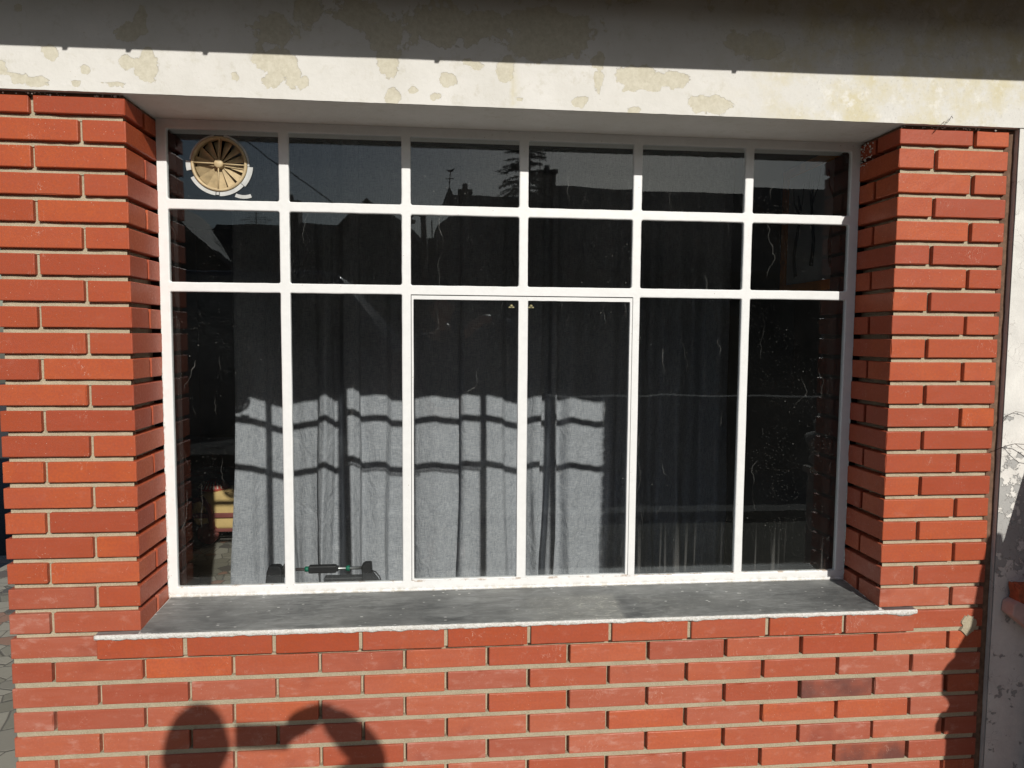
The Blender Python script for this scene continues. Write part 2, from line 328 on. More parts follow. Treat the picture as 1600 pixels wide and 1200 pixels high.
# --- pillars (rows 1..21 beside the opening)
def pillar(side, label):
    base = ((XL+0)/2, .15, 0) if side < 0 else ((W+XR)/2, .15, 0)
    t = thing('brick_pillar', base, label, 'brick pillar', 'brick pillars beside the window')
    bk = MB(); mo = MB()
    for n in range(1, 22):
        z0, z1 = rowz(n)
        if n == 1: z1 = 2.0955
        lime = .10 if n < 10 else .16
        if n >= 20: lime = .55 if n == 21 else .3
        c = 0 if side < 0 else W; sg = -1 if side < 0 else 1; out = XL if side < 0 else XR
        def sp(a, b, y0, y1, lm=lime):
            x0, x1 = sorted((c+sg*a, c+sg*b)); brick_span(bk, x0, x1, y0, y1, z0, z1, lm*random.uniform(.5, 1.4))
        w = abs(out-c)
        if n % 2: sp(0, .2195, 0, .105); sp(.2305, w, 0, .105); sp(0, .105, .116, .198)
        else: sp(0, .105, 0, .198); sp(.1155, w, 0, .105)
    # recessed joints: one core behind the faces, ragged by many slabs
    x0, x1 = (XL+.012, -.030) if side < 0 else (W+.030, XR-.008)
    ztop, zbot = 2.0965, rowz(21)[0]
    mo.box(x0, x1, .0135, .199, zbot-.013, ztop)
    for n in range(1, 22):                      # bed joints, ledge and slightly ragged front
        zt = rowz(n)[0]; ns = 14; xa, xb = (x0-.0015, -.0105) if side < 0 else (W+.0105, x1+.0015); xs = [xa+(xb-xa)*i/ns for i in range(ns+1)]
        fr = [random.uniform(.0098, .0125) for _ in xs]
        vs = []
        for x, f in zip(xs, fr): vs += [(x, f, zt-.0150), (x, f+.001, zt-.001), (x, .03, zt-.001), (x, .03, zt-.0145)]
        fs = []
        for i in range(ns):
            for k in range(4): fs.append((i*4+k, (i+1)*4+k, (i+1)*4+(k+1)%4, i*4+(k+1)%4))
        mo.add(vs, fs)
    bk.build('bricks', BRICK, t); mo.build('mortar', MORTAR, t)
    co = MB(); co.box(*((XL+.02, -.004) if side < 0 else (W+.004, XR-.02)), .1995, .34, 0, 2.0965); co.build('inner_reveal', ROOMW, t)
    return t
pL = pillar(-1, 'red brick pillar on the left of the window, its inner side catching the sun')
pR = pillar(1, 'red brick pillar on the right of the window, its inner side in shade')
# --- lower wall
tw = thing('brick_wall', ((XL+XR)/2, .15, 0), 'red brick wall below the window sill with pale mortar and a projecting top course', 'brick wall')
bk = MB(); mo = MB(); hd = MB()
for n in range(22, 33):
    z0, z1 = rowz(n); lime = .55 if n > 23 else .35
    if n == 22:
        brick_span(bk, XL, -.109, 0, .1, z0, z1, .5); brick_span(bk, 2.1835, XR, 0, .1, z0, z1, .3); continue
    j0 = -.2251 if n % 2 else -.1101
    js = [j0+.23*i for i in range(13) if XL+.05 < j0+.23*i < XR-.04]; ed = [XL-.005]+js+[XR+.005]
    for a, b in zip(ed[:-1], ed[1:]):
        s = 0
        if n in (25, 28) and abs((a+b)/2-(1.95 if n == 25 else 2.05)) < .1: s = .8
        tone = random.random()
        brick_span(bk, a+.005, b-.005, 0, .1, z0, z1, lime*random.uniform(.45, 1.5), s, tone=tone)
mo.box(XL+.012, XR-.008, .0185, .34, -.02, .7035)
for n in range(22, 33):
    zt = rowz(n)[0]
    ns = 120; xs = [XL+.006+(XR-XL-.014)*i/ns for i in range(ns+1)]; vs = []
    for x in xs:
        f = .0035+.0012*fbm(x, zt, 14, 3); e = .0006*fbm(x, zt, 30, 9)
        vs += [(x, f+.0012, zt-.0142+e), (x, f, zt+.0004+e), (x, .03, zt+.0004), (x, .03, zt-.0142)]
    fs = [(i*4+k, (i+1)*4+k, (i+1)*4+(k+1)%4, i*4+(k+1)%4) for i in range(ns) for k in range(4)]
    mo.add(vs, fs)
hj = [-.106, .1175, .348, .578, .809, 1.040, 1.270, 1.500, 1.731, 1.962, 2.180]
z0, z1 = rowz(22)
for i, (a, b) in enumerate(zip(hj[:-1], hj[1:])):
    g0 = 0 if i == 0 else .0055; g1 = 0 if i == len(hj)-2 else .0055
    brick_span(hd, a+g0, b-g1, -.0195, .09, z0+.0005, z1+.004, .25*random.uniform(.3, 1.2)+(.1 if i > 5 else 0), seg=.02, tone=random.uniform(.15, .5))
mo.box(-.10, 2.175, -.0115, .05, z0+.002, z1+.002)
bk.build('bricks', BRICK, tw); mo.build('mortar', MORTAR, tw); hd.build('header_course', BRICK, tw)
cp = MB(); rr0 = random.Random(5); vs = [(2.366, -.0045, .652)]
for k in range(26):
    a = 2*math.pi*k/26; vs.append((2.366+math.cos(a)*.024*rr0.uniform(.75, 1.15), -.0035, .652+math.sin(a)*.030*rr0.uniform(.8, 1.15)))
for k in range(26): x, y, z = vs[k+1]; vs.append((2.366+(x-2.366)*1.12, .003, .652+(z-.652)*1.12))
cp.add(vs, [(0, k+1, (k+1) % 26+1) for k in range(26)]+[(k+1, k+27, (k+1) % 26+27, (k+1) % 26+1) for k in range(26)]); cp.build('cement_smear', MORTAR, tw)
# --- brown filled groove between right pillar and plaster wall
g_ = MB(); zs = np.linspace(0, 2.1015, 130); vs = []
for z in zs:
    a = 2.404+.002*fbm(z, 0, 9, 2); b = 2.4325+.0022*fbm(z, 3, 14, 5); f = .006+.003*fbm(z, 7, 20, 8)
    vs += [(a, f+.004, z), ((a+b)/2, f+.001, z), (b, f, z), (b, .06, z), (a, .06, z)]
g_.add(vs, [(i*5+k, (i+1)*5+k, (i+1)*5+(k+1)%5, i*5+(k+1)%5) for i in range(len(zs)-1) for k in range(5)])
g_.build('joint_filler', GROOVE, tw)

# ------------------------------------------------------------------ sill
ts = thing('window_sill', (1.04, .08, .70), 'dark grey worn window sill with a crusty white front edge', 'window sill')
sl = MB(); nx, ny = 240, 14; vs = []; at = []
xs = np.linspace(-.108, 2.184, nx+1)
for i, x in enumerate(xs):
    for j in range(ny+1):
        inn = -.001 < x < W+.001; y1 = D+.03 if inn else .0
        y = -.0215+(y1+.0215)*j/ny; z = .7118+(.7325-.7118)*max(0, (y+.02))/(D+.02)+.0008*fbm(x, y, 9, 1)
        paleness = 0.
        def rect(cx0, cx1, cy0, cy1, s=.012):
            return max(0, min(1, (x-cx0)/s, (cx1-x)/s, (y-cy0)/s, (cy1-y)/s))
        paleness = max(rect(1.04, 1.318, -.1, .135)*(.35+.65*max(0, (x-1.04)/.28)), .32*rect(1.366, 1.80, -.1, .12)*(1-.6*(x-1.366)/.44))  # two paler rectangles on the sill, each fading along its length
        paleness = max(paleness, .16*max(0, fbm(x, y, 2.5, 4)+.3))
        lm = max(0, 1-(y+.0215)/.012, (1-(D-y)/.012) if inn else 0, (1-min(abs(x), abs(W-x))/.014)*.9 if inn or True else 0)
        lm = max(lm, .75*math.exp(-max(0, x)/.12)*.55)
        vs.append((x, y, z)); at.append((paleness, min(1, lm), 0, 1))
fs = [(i*(ny+1)+j, (i+1)*(ny+1)+j, (i+1)*(ny+1)+j+1, i*(ny+1)+j+1) for i in range(nx) for j in range(ny)]
top = len(vs)
for i, x in enumerate(xs): vs.append((x, -.0215, .7045)); at.append((0, .2, 0, 1))
fs += [(i*(ny+1), top+i, top+i+1, (i+1)*(ny+1)) for i in range(nx)]
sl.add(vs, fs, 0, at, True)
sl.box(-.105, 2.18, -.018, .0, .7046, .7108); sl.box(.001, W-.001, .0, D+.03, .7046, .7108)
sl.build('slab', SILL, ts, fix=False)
lb = MB(); n = 420; vs = []; xs = np.linspace(-.109, 2.185, n+1)
for x in xs:
    th = .0120+.0035*fbm(x, 0, 16, 3)+.002*fbm(x, 0, 60, 5)-(.002 if x > .9 else 0); dr = .003*max(0, fbm(x, 2, 30, 6))*3+(.008*max(0, 1-abs(x-2.14)/.05))
    pr = .0235+.0018*fbm(x, 5, 40, 9)
    zt = .7132+.0008*fbm(x, 1, 50, 2)
    vs += [(x, -.0175, zt), (x, -pr+.001, zt-.0004), (x, -pr-.0006, zt-.004), (x, -pr, zt-th), (x, -pr+.0018, zt-th-dr-.0012), (x, -.0175, zt-th-dr)]
lb.add(vs, [(i*6+k, (i+1)*6+k, (i+1)*6+(k+1)%6, i*6+(k+1)%6) for i in range(n) for k in range(6)]+[tuple(range(6)), tuple(n*6+k for k in range(6))], 0, None, True)
lb.build('lime_bead', LIME, ts)

# ------------------------------------------------------------------ window frame
XF = [.0262, .3320, .3599, .6789, .7052, 1.0237, 1.0509, 1.3674, 1.3945, 1.7145, 1.7414, 2.0516]
ZF = [2.0784, 1.8834, 1.8555, 1.6509, 1.6235, .7619]
tf = thing('window', (W/2, D, .73), 'white painted steel window of eighteen panes with two small middle casements', 'window')
def hole_ring(mb, outer, hole, y0, y1, rad=.007, wob=.0010, seed=0, cham=.003):
    """front plate cell with a rounded opening; outer=(x0,x1,z0,z1)"""
    ox0, ox1, oz0, oz1 = outer; x0, x1, z0, z1 = hole; na = 5; ne = 16
    loops = [[], [], []]; out = []
    def pt(x, z, nx_, nz_, dist=0): return (x, z)
    path = []
    cs = [(x1-rad, z1-rad, 0), (x0+rad, z1-rad, 90), (x0+rad, z0+rad, 180), (x1-rad, z0+rad, 270)]
    for q, (cx, cz, a0) in enumerate(cs):
        for i in range(na):
            a = R(a0+90*i/(na-1)); path.append((cx+rad*math.cos(a), cz+rad*math.sin(a), math.cos(a), math.sin(a), q, i/(na-1)))
        nxt = cs[(q+1) % 4]; a = R(a0+90); pa = (cx+rad*math.cos(a), cz+rad*math.sin(a)); pb = (nxt[0]+rad*math.cos(a), nxt[1]+rad*math.sin(a))
        for i in range(1, ne):
            t = i/ne; path.append((pa[0]+(pb[0]-pa[0])*t, pa[1]+(pb[1]-pa[1])*t, math.cos(a), math.sin(a), q+.5, t))
    n = len(path); vs = []
    oc = [(ox1, oz1), (ox0, oz1), (ox0, oz0), (ox1, oz0)]
    for k, (x, z, nx_, nz_, q, t) in enumerate(path):
        wb = wob*fbm(x, z, 22, seed)+wob*.5*fbm(x, z, 90, seed+3)
        hx, hz = x+nx_*wb, z+nz_*wb
        if q == int(q): px, pz = oc[int(q)]
        else:
            if abs(nx_) > .5: px, pz = (ox1 if nx_ > 0 else ox0), z
            else: px, pz = x, (oz1 if nz_ > 0 else oz0)
            # keep clear of corners
        vs += [(px, y0, pz), (hx+nx_*cham, y0, hz+nz_*cham), (hx+nx_*cham*.3, y0+cham*.35, hz+nz_*cham*.3), (hx, y0+cham, hz), (hx, y1, hz)]
    fs = []; sm = []
    for k in range(n):
        for l in range(4):
            a, b = k*5+l, ((k+1) % n)*5+l
            if l == 0 and vs[a] == vs[b]: fs.append((a, b+1, a+1))
            else: fs.append((a, b, b+1, a+1))
    mb.add(vs, fs)
XM = [0]+[(XF[1]+XF[2])/2, (XF[3]+XF[4])/2, (XF[5]+XF[6])/2, (XF[7]+XF[8])/2, (XF[9]+XF[10])/2]+[W]
ZM = [LZ, (ZF[1]+ZF[2])/2, (ZF[3]+ZF[4])/2, .731]
fr = MB(); ca = MB(); cb = MB(); gl = MB(); YG = D+.0055
panes = []
for c in range(6):
    for r in range(3):
        o = (XM[c], XM[c+1], ZM[r+1], ZM[r]); h = (XF[2*c], XF[2*c+1], ZF[2*r+1], ZF[2*r])
        if r == 2 and c in (2, 3):
            big = (.7062, 1.0387, .7635, 1.6225) if c == 2 else (1.0387, 1.3722, .7635, 1.6225)
            continue
        hole_ring(fr, o, h, D, D+.014, seed=c*3+r, rad=.006 if r < 2 else .004)
        panes.append((c, r, h, gl))
# casement opening (one rebate across two lights)
hole_ring(fr, (XM[2], XM[4], ZM[3], ZM[2]), (.7052, 1.3728, .7625, 1.6238), D, D+.014, seed=40, rad=.0015, cham=.0008, wob=.0002)
hole_ring(ca, (.7072, 1.0510, .7632, 1.6212), (.7128, 1.0237, .7668, 1.6095), D-.0008, D+.013, seed=50, rad=.003, cham=.0015)
hole_ring(cb, (1.0516, 1.3708, .7632, 1.6212), (1.0524, 1.3640, .7668, 1.6095), D-.0002, D+.013, seed=51, rad=.003, cham=.0008)
# outer faces of casements
for mb, (a, b) in ((ca, (.7072, 1.0510)), (cb, (1.0516, 1.3708))):
    for x in (a, b): mb.box(x-.0002, x+.0002, D, D+.013, .7632, 1.6212)
# small feet of paint and putty at the bottom rail
n = 200; vs = []
for i in range(n+1):
    x = .004+(W-.008)*i/n; e = .003+.003*fbm(x, 0, 20, 4)
    vs += [(x, D-.001-e, .7325), (x, D-.0015-e*.4, .7365+e*.4), (x, D+.001, .739+e), (x, D+.002, .7325)]
fr.add(vs, [(i*4+k, (i+1)*4+k, (i+1)*4+(k+1) % 4, i*4+(k+1) % 4) for i in range(n) for k in range(4)], 0, None, True)
fr.build('frame', PAINT, tf)
for sx_, cx in ((1, -.0005), (-1, W+.0005)):
    m = MB(); nz_ = 260; vs = []
    for i in range(nz_+1):
        z = .735+(2.098-.735)*i/nz_; am = (.35+1.0*max(0, 1-(z-.735)/.9))*(1 if sx_ > 0 else .6)
        wq = max(.0006, .0045*am*(.6+1.4*fbm(z, cx, 28, 3)+.8*fbm(z, cx, 90, 5))); yq = max(.0008, .008*am*(.5+1.3*fbm(z, 4, 22, 8)+.8*fbm(z, 4, 80, 2)))
        vs += [(cx, D-.0008, z), (cx+sx_*wq, D-.0008, z), (cx+sx_*wq*.5, D-yq*.5, z), (cx+sx_*.0004, D-yq, z)]
    m.add(vs, [(i*4+k, (i+1)*4+k, (i+1)*4+(k+1) % 4, i*4+(k+1) % 4) for i in range(nz_) for k in range(4)]); m.build('mortar_fillet', LIME, tf)
oa = ca.build('casement', PAINT, tf); ob = cb.build('casement', PAINT, tf)
def pane(mb, c, r, h):
    x0, x1, z0, z1 = h[0]-.004, h[1]+.004, h[2]-.004, h[3]+.004
    tz = random.uniform(-.0012, .0012); tx = random.uniform(-.0012, .0012)
    if (c, r) == (5, 0): tx = .008
    xm, zm = (x0+x1)/2, (z0+z1)/2
    f = lambda x, z, y: (x, y+(x-xm)*tz+(z-zm)*tx, z)
    vs = [f(x, z, y) for x in (x0, x1) for y in (YG, YG+.003) for z in (z0, z1)]
    mb.add(vs, [(0,1,3,2),(4,6,7,5),(0,4,5,1),(2,3,7,6),(0,2,6,4),(1,5,7,3)])
VC = (.168, 1.984); VRAD = .072
for c, r, h, mb in panes:
    if (c, r) == (0, 0):
        # pane with a round hole cut for the ventilator
        n = 64; x0, x1, z0, z1 = h[0]-.004, h[1]+.004, h[2]-.004, h[3]+.004
        for y in (YG, YG+.003):
            vs = []
            for k in range(n):
                a = 2*math.pi*k/n+math.pi/4; dx, dz = math.cos(a), math.sin(a)
                t = min(((x1-VC[0]) if dx > 0 else (x0-VC[0]))/dx if abs(dx) > 1e-6 else 9, ((z1-VC[1]) if dz > 0 else (z0-VC[1]))/dz if abs(dz) > 1e-6 else 9)
                vs += [(VC[0]+dx*VRAD*.97, y, VC[1]+dz*VRAD*.97), (VC[0]+dx*t, y, VC[1]+dz*t)]
            mb.add(vs, [(2*k, 2*k+1, (2*k+3) % (2*n), (2*k+2) % (2*n)) for k in range(n)])
        continue
    pane(mb, c, r, h)
gl.build('glazing', GLASS, tf)
g2 = MB(); pane(g2, 2, 2, (.7128, 1.0237, .7668, 1.6095)); g2.build('pane', GLASS, oa)
g3 = MB(); pane(g3, 3, 2, (1.0524, 1.3640, .7668, 1.6095)); g3.build('pane', GLASS, ob)
LATCH = plain('tarnished_brass', (.42,.36,.20), .5, .3, 60, metal=.4)
for x, p in ((1.004, oa), (1.063, ob)):
    m = MB(); m.lathe([(.0045, 0), (.0055, .004), (.003, .007), (0, .008)], (x, YG+.006, 1.594), 14, 'y'); m.box(x-.009, x+.009, YG+.006, YG+.011, 1.588, 1.592, b=.001); m.build('latch', LATCH, p)

# ------------------------------------------------------------------ ventilator in the top left pane
tv = thing('ventilator', (VC[0], YG, VC[1]-.085), 'round cream plastic ventilator with radial vanes set in the top left pane', 'ventilator')
m = MB(); m.lathe([(.0685, -.004), (.072, -.009), (.0765, -.006), (.077, .012), (.0685, .012), (.0685, -.004)], (VC[0], YG, VC[1]), 56, 'y'); m.build('outer_ring', CREAM, tv)
m = MB()
for k in range(4):
    a = R(86-90*k+2); m.tube([(VC[0]+math.cos(a)*.008, YG-.008, VC[1]+math.sin(a)*.008), (VC[0]+math.cos(a)*.076, YG-.006, VC[1]+math.sin(a)*.071)], .0019, 8)
m.build('spokes', CREAM, tv)
m = MB(); m.lathe([(0, -.013), (.010, -.0125), (.0125, -.010), (.0125, .012), (0, .012)], (VC[0], YG, VC[1]), 28, 'y'); m.build('hub', CREAM, tv)
for k in range(14):
    a0 = 2*math.pi*k/14+.12; a1 = a0+2*math.pi/14*.93; vs = []
    for rr in (.012, .028, .048, .0682):
        for q in range(4):
            a = a0+(a1-a0)*q/3; y = YG+.004+.019*(q/3)*(rr/.0682)
            vs.append((VC[0]+rr*math.cos(a), y, VC[1]+rr*math.sin(a)))
    n = len(vs); vs2 = [(x, y+.0012, z) for x, y, z in vs]
    fs = [(i*4+q, i*4+q+1, i*4+q+5, i*4+q+4) for i in range(3) for q in range(3)]
    f2 = [tuple(j+n for j in f[::-1]) for f in fs]
    rim = [0,1,2,3,7,11,15,14,13,12,8,4]; f3 = [(rim[i], rim[(i+1) % 12], rim[(i+1) % 12]+n, rim[i]+n) for i in range(12)]
    m = MB(); m.add(vs+vs2, fs+f2+f3); m.build('vane', CREAM, tv)
TAPE = plain('grey_sealing_strip', (.55,.56,.54), .5, .15, 40)
def arc(mb, a0, a1, r0, r1, c, y0, y1, n=14):
    vs = []
    for i in range(n+1):
        a = R(a0+(a1-a0)*i/n)
        for rr, y in ((r0, y0), (r1, y0), (r1, y1), (r0, y1)): vs.append((c[0]+rr*math.cos(a), y, c[1]+rr*math.sin(a)))
    mb.add(vs, [(i*4+k, (i+1)*4+k, (i+1)*4+(k+1) % 4, i*4+(k+1) % 4) for i in range(n) for k in range(4)]+[(0,1,2,3), tuple(n*4+k for k in (3,2,1,0))])
m = MB()
for a0, a1, r0, r1 in ((175, 193, .078, .091), (207, 262, .078, .088), (263.5, 268.5, .078, .086), (270, 318, .078, .089), (319, 356, .0785, .093), (100, 172, .078, .0815), (357, 440, .078, .083)): arc(m, a0, a1, r0, r1, VC, YG-.003, YG+.0)
m.build('seal', TAPE, tv)
m = MB(); arc(m, 247, 291, .052, .062, (.234, 1.951), YG-.0035, YG-.0005)
m.build('loose_seal_strip', TAPE, tv)

# ------------------------------------------------------------------ plaster lintel and right wall
BL = [(-0.167,2.195,0.021,0.018),(-0.084,2.155,0.012,0.014),(-0.281,2.155,0.009,0.018),(-0.241,2.129,0.021,0.015),(-0.196,2.123,0.037,0.012),(-0.106,2.123,0.015,0.008),(-0.015,2.123,0.031,0.008),(0.017,2.178,0.018,0.019),(0.059,2.165,0.037,0.031),(0.066,2.196,0.015,0.025),(0.053,2.277,0.015,0.034),(0.019,2.253,0.034,0.019),(0.276,2.152,0.009,0.014),(0.375,2.199,0.048,0.035),(0.366,2.151,0.032,0.024),(0.414,2.164,0.022,0.032),(0.446,2.146,0.016,0.019),(0.376,2.273,0.056,0.047),(0.459,2.324,0.032,0.041),(0.657,2.211,0.028,0.045),(0.649,2.275,0.046,0.048),(0.81,2.169,0.023,0.021),(0.722,2.141,0.013,0.008),(0.673,2.123,0.02,0.023),(0.78,2.127,0.015,0.013),(0.866,2.215,0.02,0.01),(0.888,2.21,0.017,0.013),(0.964,2.205,0.024,0.033),(0.78,2.308,0.083,0.055),(0.879,2.31,0.1,0.045),(0.584,2.327,0.057,0.032),(1.065,2.273,0.102,0.046),(1.212,2.186,0.012,0.033),(1.325,2.195,0.067,0.033),(1.413,2.194,0.044,0.023),(1.161,2.126,0.024,0.015),(1.282,2.164,0.01,0.01),(1.521,2.133,0.061,0.024),(1.081,2.319,0.137,0.041),(1.211,2.235,0.017,0.023),(1.642,2.296,0.09,0.034),(1.309,2.111,0.018,0.008),(1.001,2.124,0.008,0.007),(-0.238,2.298,0.012,0.009),(0.56,2.323,0.032,0.019),(1.914,2.326,0.111,0.043),(2.139,2.319,0.114,0.034)]
BA = np.array(BL)
tp = thing('plaster_lintel', (1.0, .15, LZ), 'flaking white plaster lintel band above the window with beige bare patches', 'lintel')
PY = -.0155
def pattr(x, z):
    d = np.sqrt(((x-BA[:,0])/BA[:,2])**2+((z-BA[:,1])/BA[:,3])**2)
    peel = float(np.clip(1.0-.5*d.min(), 0, 1))
    mott = max(0, min(1, (x-1.50)/.35)); band = max(0, min(1, (z-2.335)/.05))*max(0, min(1, (x-.35)/.3))  # band: painted-in eave shade along the top of the lintel
    peel = max(peel, .42*max(0, min(1, (z-2.30)/.08)) if x > .4 else 0)
    for cx, z0, z1 in ((.986, 2.11, 2.30), (1.643, 2.11, 2.33), (.435, 2.25, 2.40)):
        if z0 < z < z1: mott = max(mott, .8*max(0, 1-abs(x-cx)/.012))
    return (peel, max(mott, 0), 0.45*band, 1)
def plane_grid(mb, x0, x1, z0, z1, step, fn, y=PY, lip=True, m=0):
    nx = max(1, int((x1-x0)/step)); nz = max(1, int((z1-z0)/step)); vs = []; at = []
    for i in range(nx+1):
        for k in range(nz+1):
            x = x0+(x1-x0)*i/nx; z = z0+(z1-z0)*k/nz
            zz = z+(.0012*fbm(x, 0, 40, 2) if (k == 0 and lip) else 0)
            vs.append((x, y+.0012*fbm(x, z, 5, 1), zz)); at.append(fn(x, z))
    mb.add(vs, [(i*(nz+1)+k, (i+1)*(nz+1)+k, (i+1)*(nz+1)+k+1, i*(nz+1)+k+1) for i in range(nx) for k in range(nz)], m, at, True)
    return nx, nz
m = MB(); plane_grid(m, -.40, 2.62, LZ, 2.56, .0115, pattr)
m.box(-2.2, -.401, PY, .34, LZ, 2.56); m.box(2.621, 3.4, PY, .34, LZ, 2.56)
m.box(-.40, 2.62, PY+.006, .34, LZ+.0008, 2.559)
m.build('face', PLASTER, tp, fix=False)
m = MB()   # bed of dark mortar between pillars and lintel
m.box(XL+.004, -.006, .004, .30, 2.0966, LZ-.0005); m.box(W+.006, 2.41, .004, .30, 2.0966, LZ-.0005); m.build('mortar_bed', GROOVE, tp)
m = MB()
def crumb(mb, x, y, z, r):
    vs = [(x+r*random.uniform(.5, 1.2)*dx, y+r*random.uniform(.5, 1.2)*dy, z+r*random.uniform(.4, 1)*dz) for dx, dy, dz in ((1,0,0),(-1,0,0),(0,1,0),(0,-1,0),(0,0,1),(0,0,-1))]
    mb.add(vs, [(0,2,4),(2,1,4),(1,3,4),(3,0,4),(2,0,5),(1,2,5),(3,1,5),(0,3,5)])
for i in range(60): crumb(m, random.choice([random.uniform(-.3, 0), random.uniform(W, 2.4)]), random.uniform(-.004, .003), 2.1+random.uniform(-.003, .002), random.uniform(.0015, .004))
for i in range(50): crumb(m, W-random.uniform(0, .006), random.uniform(.12, .187), random.uniform(2.03, 2.1), random.uniform(.0015, .005))
m.build('crumbs', LIME, tp)
twr = thing('plaster_wall', (2.9, .1, 0), 'white plaster wall strip with blistered paint at the right of the brick pillar', 'plaster wall')
def fattr(x, z):
    d = .36+.30*max(0, 1-abs(z-.95)/.28) if z < 1.3 else .22+.10*max(0, fbm(x, z, 3, 2))*2
    if z < .8: d = .36
    return (d, 0, 0, 1)
m = MB(); plane_grid(m, 2.4315, 2.62, 0, 2.1035, .0125, fattr, y=-.0125, lip=False)
m.box(2.6201, 3.4, -.0125, .34, 0, 2.1035); m.box(2.4320, 2.62, -.007, .34, 0, 2.1035); m.build('painted_face', FLAKE, twr, fix=False)
# wire ends and hooks
WIRE = plain('rusty_wire', (.09,.07,.06), .7, .3, 60)
tg = MB(); tg.tube([(2.176, -.004, 2.084), (2.184, -.012, 2.098), (2.196, -.018, 2.112), (2.202, -.022, 2.107), (2.207, -.024, 2.116), (2.213, -.024, 2.126), (2.218, -.022, 2.121)], .0008, 6)
tag(tg.build('wire_hook', WIRE, loc=(2.19, -.01, 2.09)), 'small bent wire end poking out above the right brick pillar', 'wire')
tg = MB(); tg.tube([(2.416, -.01, 1.182), (2.428, -.03, 1.196), (2.447, -.04, 1.204), (2.475, -.045, 1.203), (2.505, -.05, 1.190), (2.54, -.05, 1.16)], .0010, 6)
tg.tube([(2.448, -.042, 1.203), (2.470, -.05, 1.186), (2.50, -.055, 1.168), (2.53, -.05, 1.16)], .0009, 6)
tg.tube([(2.425, -.016, 1.262), (2.437, -.02, 1.284), (2.46, -.022, 1.296), (2.49, -.022, 1.290), (2.52, -.02, 1.27)], .0007, 5)
tag(tg.build('wire_loop', WIRE, loc=(2.45, -.02, 1.2)), 'loose loops of wire in front of the white wall at the right edge', 'wire')

# ------------------------------------------------------------------ eave, upper wall
te = thing('roof_eave', (1, 0, 2.5), 'projecting roof eave with dark wooden soffit above the window', 'eave')
m = MB()
E0 = .42
def ez(x): return 2.21+.575*(E0-.0155)+.0095*(x+.2)-.003
vs = []
n = 60
for i in range(n+1):
    x = -2.4+6.2*i/n; z = ez(x); vs += [(x, -E0, z), (x, -E0, z+.20), (x, -E0+.025, z+.20), (x, -E0+.025, z)]
m.add(vs, [(i*4+k, (i+1)*4+k, (i+1)*4+(k+1) % 4, i*4+(k+1) % 4) for i in range(n) for k in range(4)]); m.build('fascia', SOOTW, te)
m = MB()
for i in range(8):
    y0 = -E0+.026+i*.06; vs = []
    m.add([(x, y, ez(x)+.018+dz) for x in (-2.4, 3.8) for y in (y0, min(y0+.057, .3)) for dz in (0, .02)], [(0,1,3,2),(4,6,7,5),(0,4,5,1),(2,3,7,6),(0,2,6,4),(1,5,7,3)])
m.build('soffit', SOOTW, te)
for x in (-.27, -.015, .135, .32, .9, 1.7): m = MB(); m.box(x-.006, x+.006, -E0-.004, -E0+.01, ez(x)-.006, ez(x)+.03, b=.002); m.build('gutter_clip', SOOTW, te)
m = MB(); m.prism([(-.56, 2.70), (.34, 2.70), (5.8, 4.6), (5.8, 4.75), (.3, 2.95), (-.56, 2.80)], -2.5, 3.9, 'x'); m.build('roof', plain('roof_slates', (.08,.08,.085), .7), te)
m = MB(); m.box(-2.4, 3.8, -.0, .30, 2.5605, 2.72); m.box(-2.4, 3.8, -E0+.03, .30, 2.73-.0, 2.76); m.build('boarding', SOOTW, te)

# ------------------------------------------------------------------ the room behind the window
def struct(name, mb, mat): return tag(mb.build(name, mat), kind='structure')
m = MB(); m.box(2.52, 2.62, .3405, 5.6, 0.001, 2.72); m.box(-2.6, 2.62, 5.5, 5.6, .001, 2.72)
m.box(2.4, 2.52, .3405, .42, 0.001, 2.6)
m.add([(x, y, z) for (x, y) in ((-.34, .342), (-.26, .342), (-1.72, 2.62), (-1.80, 2.58)) for z in (.001, 2.72)], [(0,1,3,2),(2,3,5,4),(4,5,7,6),(6,7,1,0),(0,2,4,6),(1,7,5,3)])
m.box(-1.80, -1.72, 2.59, 5.5, .001, 2.72)
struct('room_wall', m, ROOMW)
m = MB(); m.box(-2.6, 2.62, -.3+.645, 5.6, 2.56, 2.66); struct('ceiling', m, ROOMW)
m = MB(); m.box(-1.8, 2.6, .345, 5.55, .002, .12); struct('floor', m, PAVE2)
m = MB(); m.box(.01, W-.01, D+.03, .355, .662, .702, b=.003); m.build('inner_ledge', PAINT, tf)
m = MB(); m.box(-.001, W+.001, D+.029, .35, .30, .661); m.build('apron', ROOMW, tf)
# porch at the far left
m = MB(); m.box(-4.5, -1.81, 2.0, 2.15, .55, 2.75, 0); m.box(-4.5, -1.81, 1.985, 2.15, 0, .55, 1)
tpo = m.build('porch_wall', [plain('porch_limewash', (.72,.73,.72)), plain('black_plinth', (.02,.02,.022))], loc=(-3, 2.05, 0)); tag(tpo, 'pale porch wall with black base glimpsed past the left pillar', 'wall')

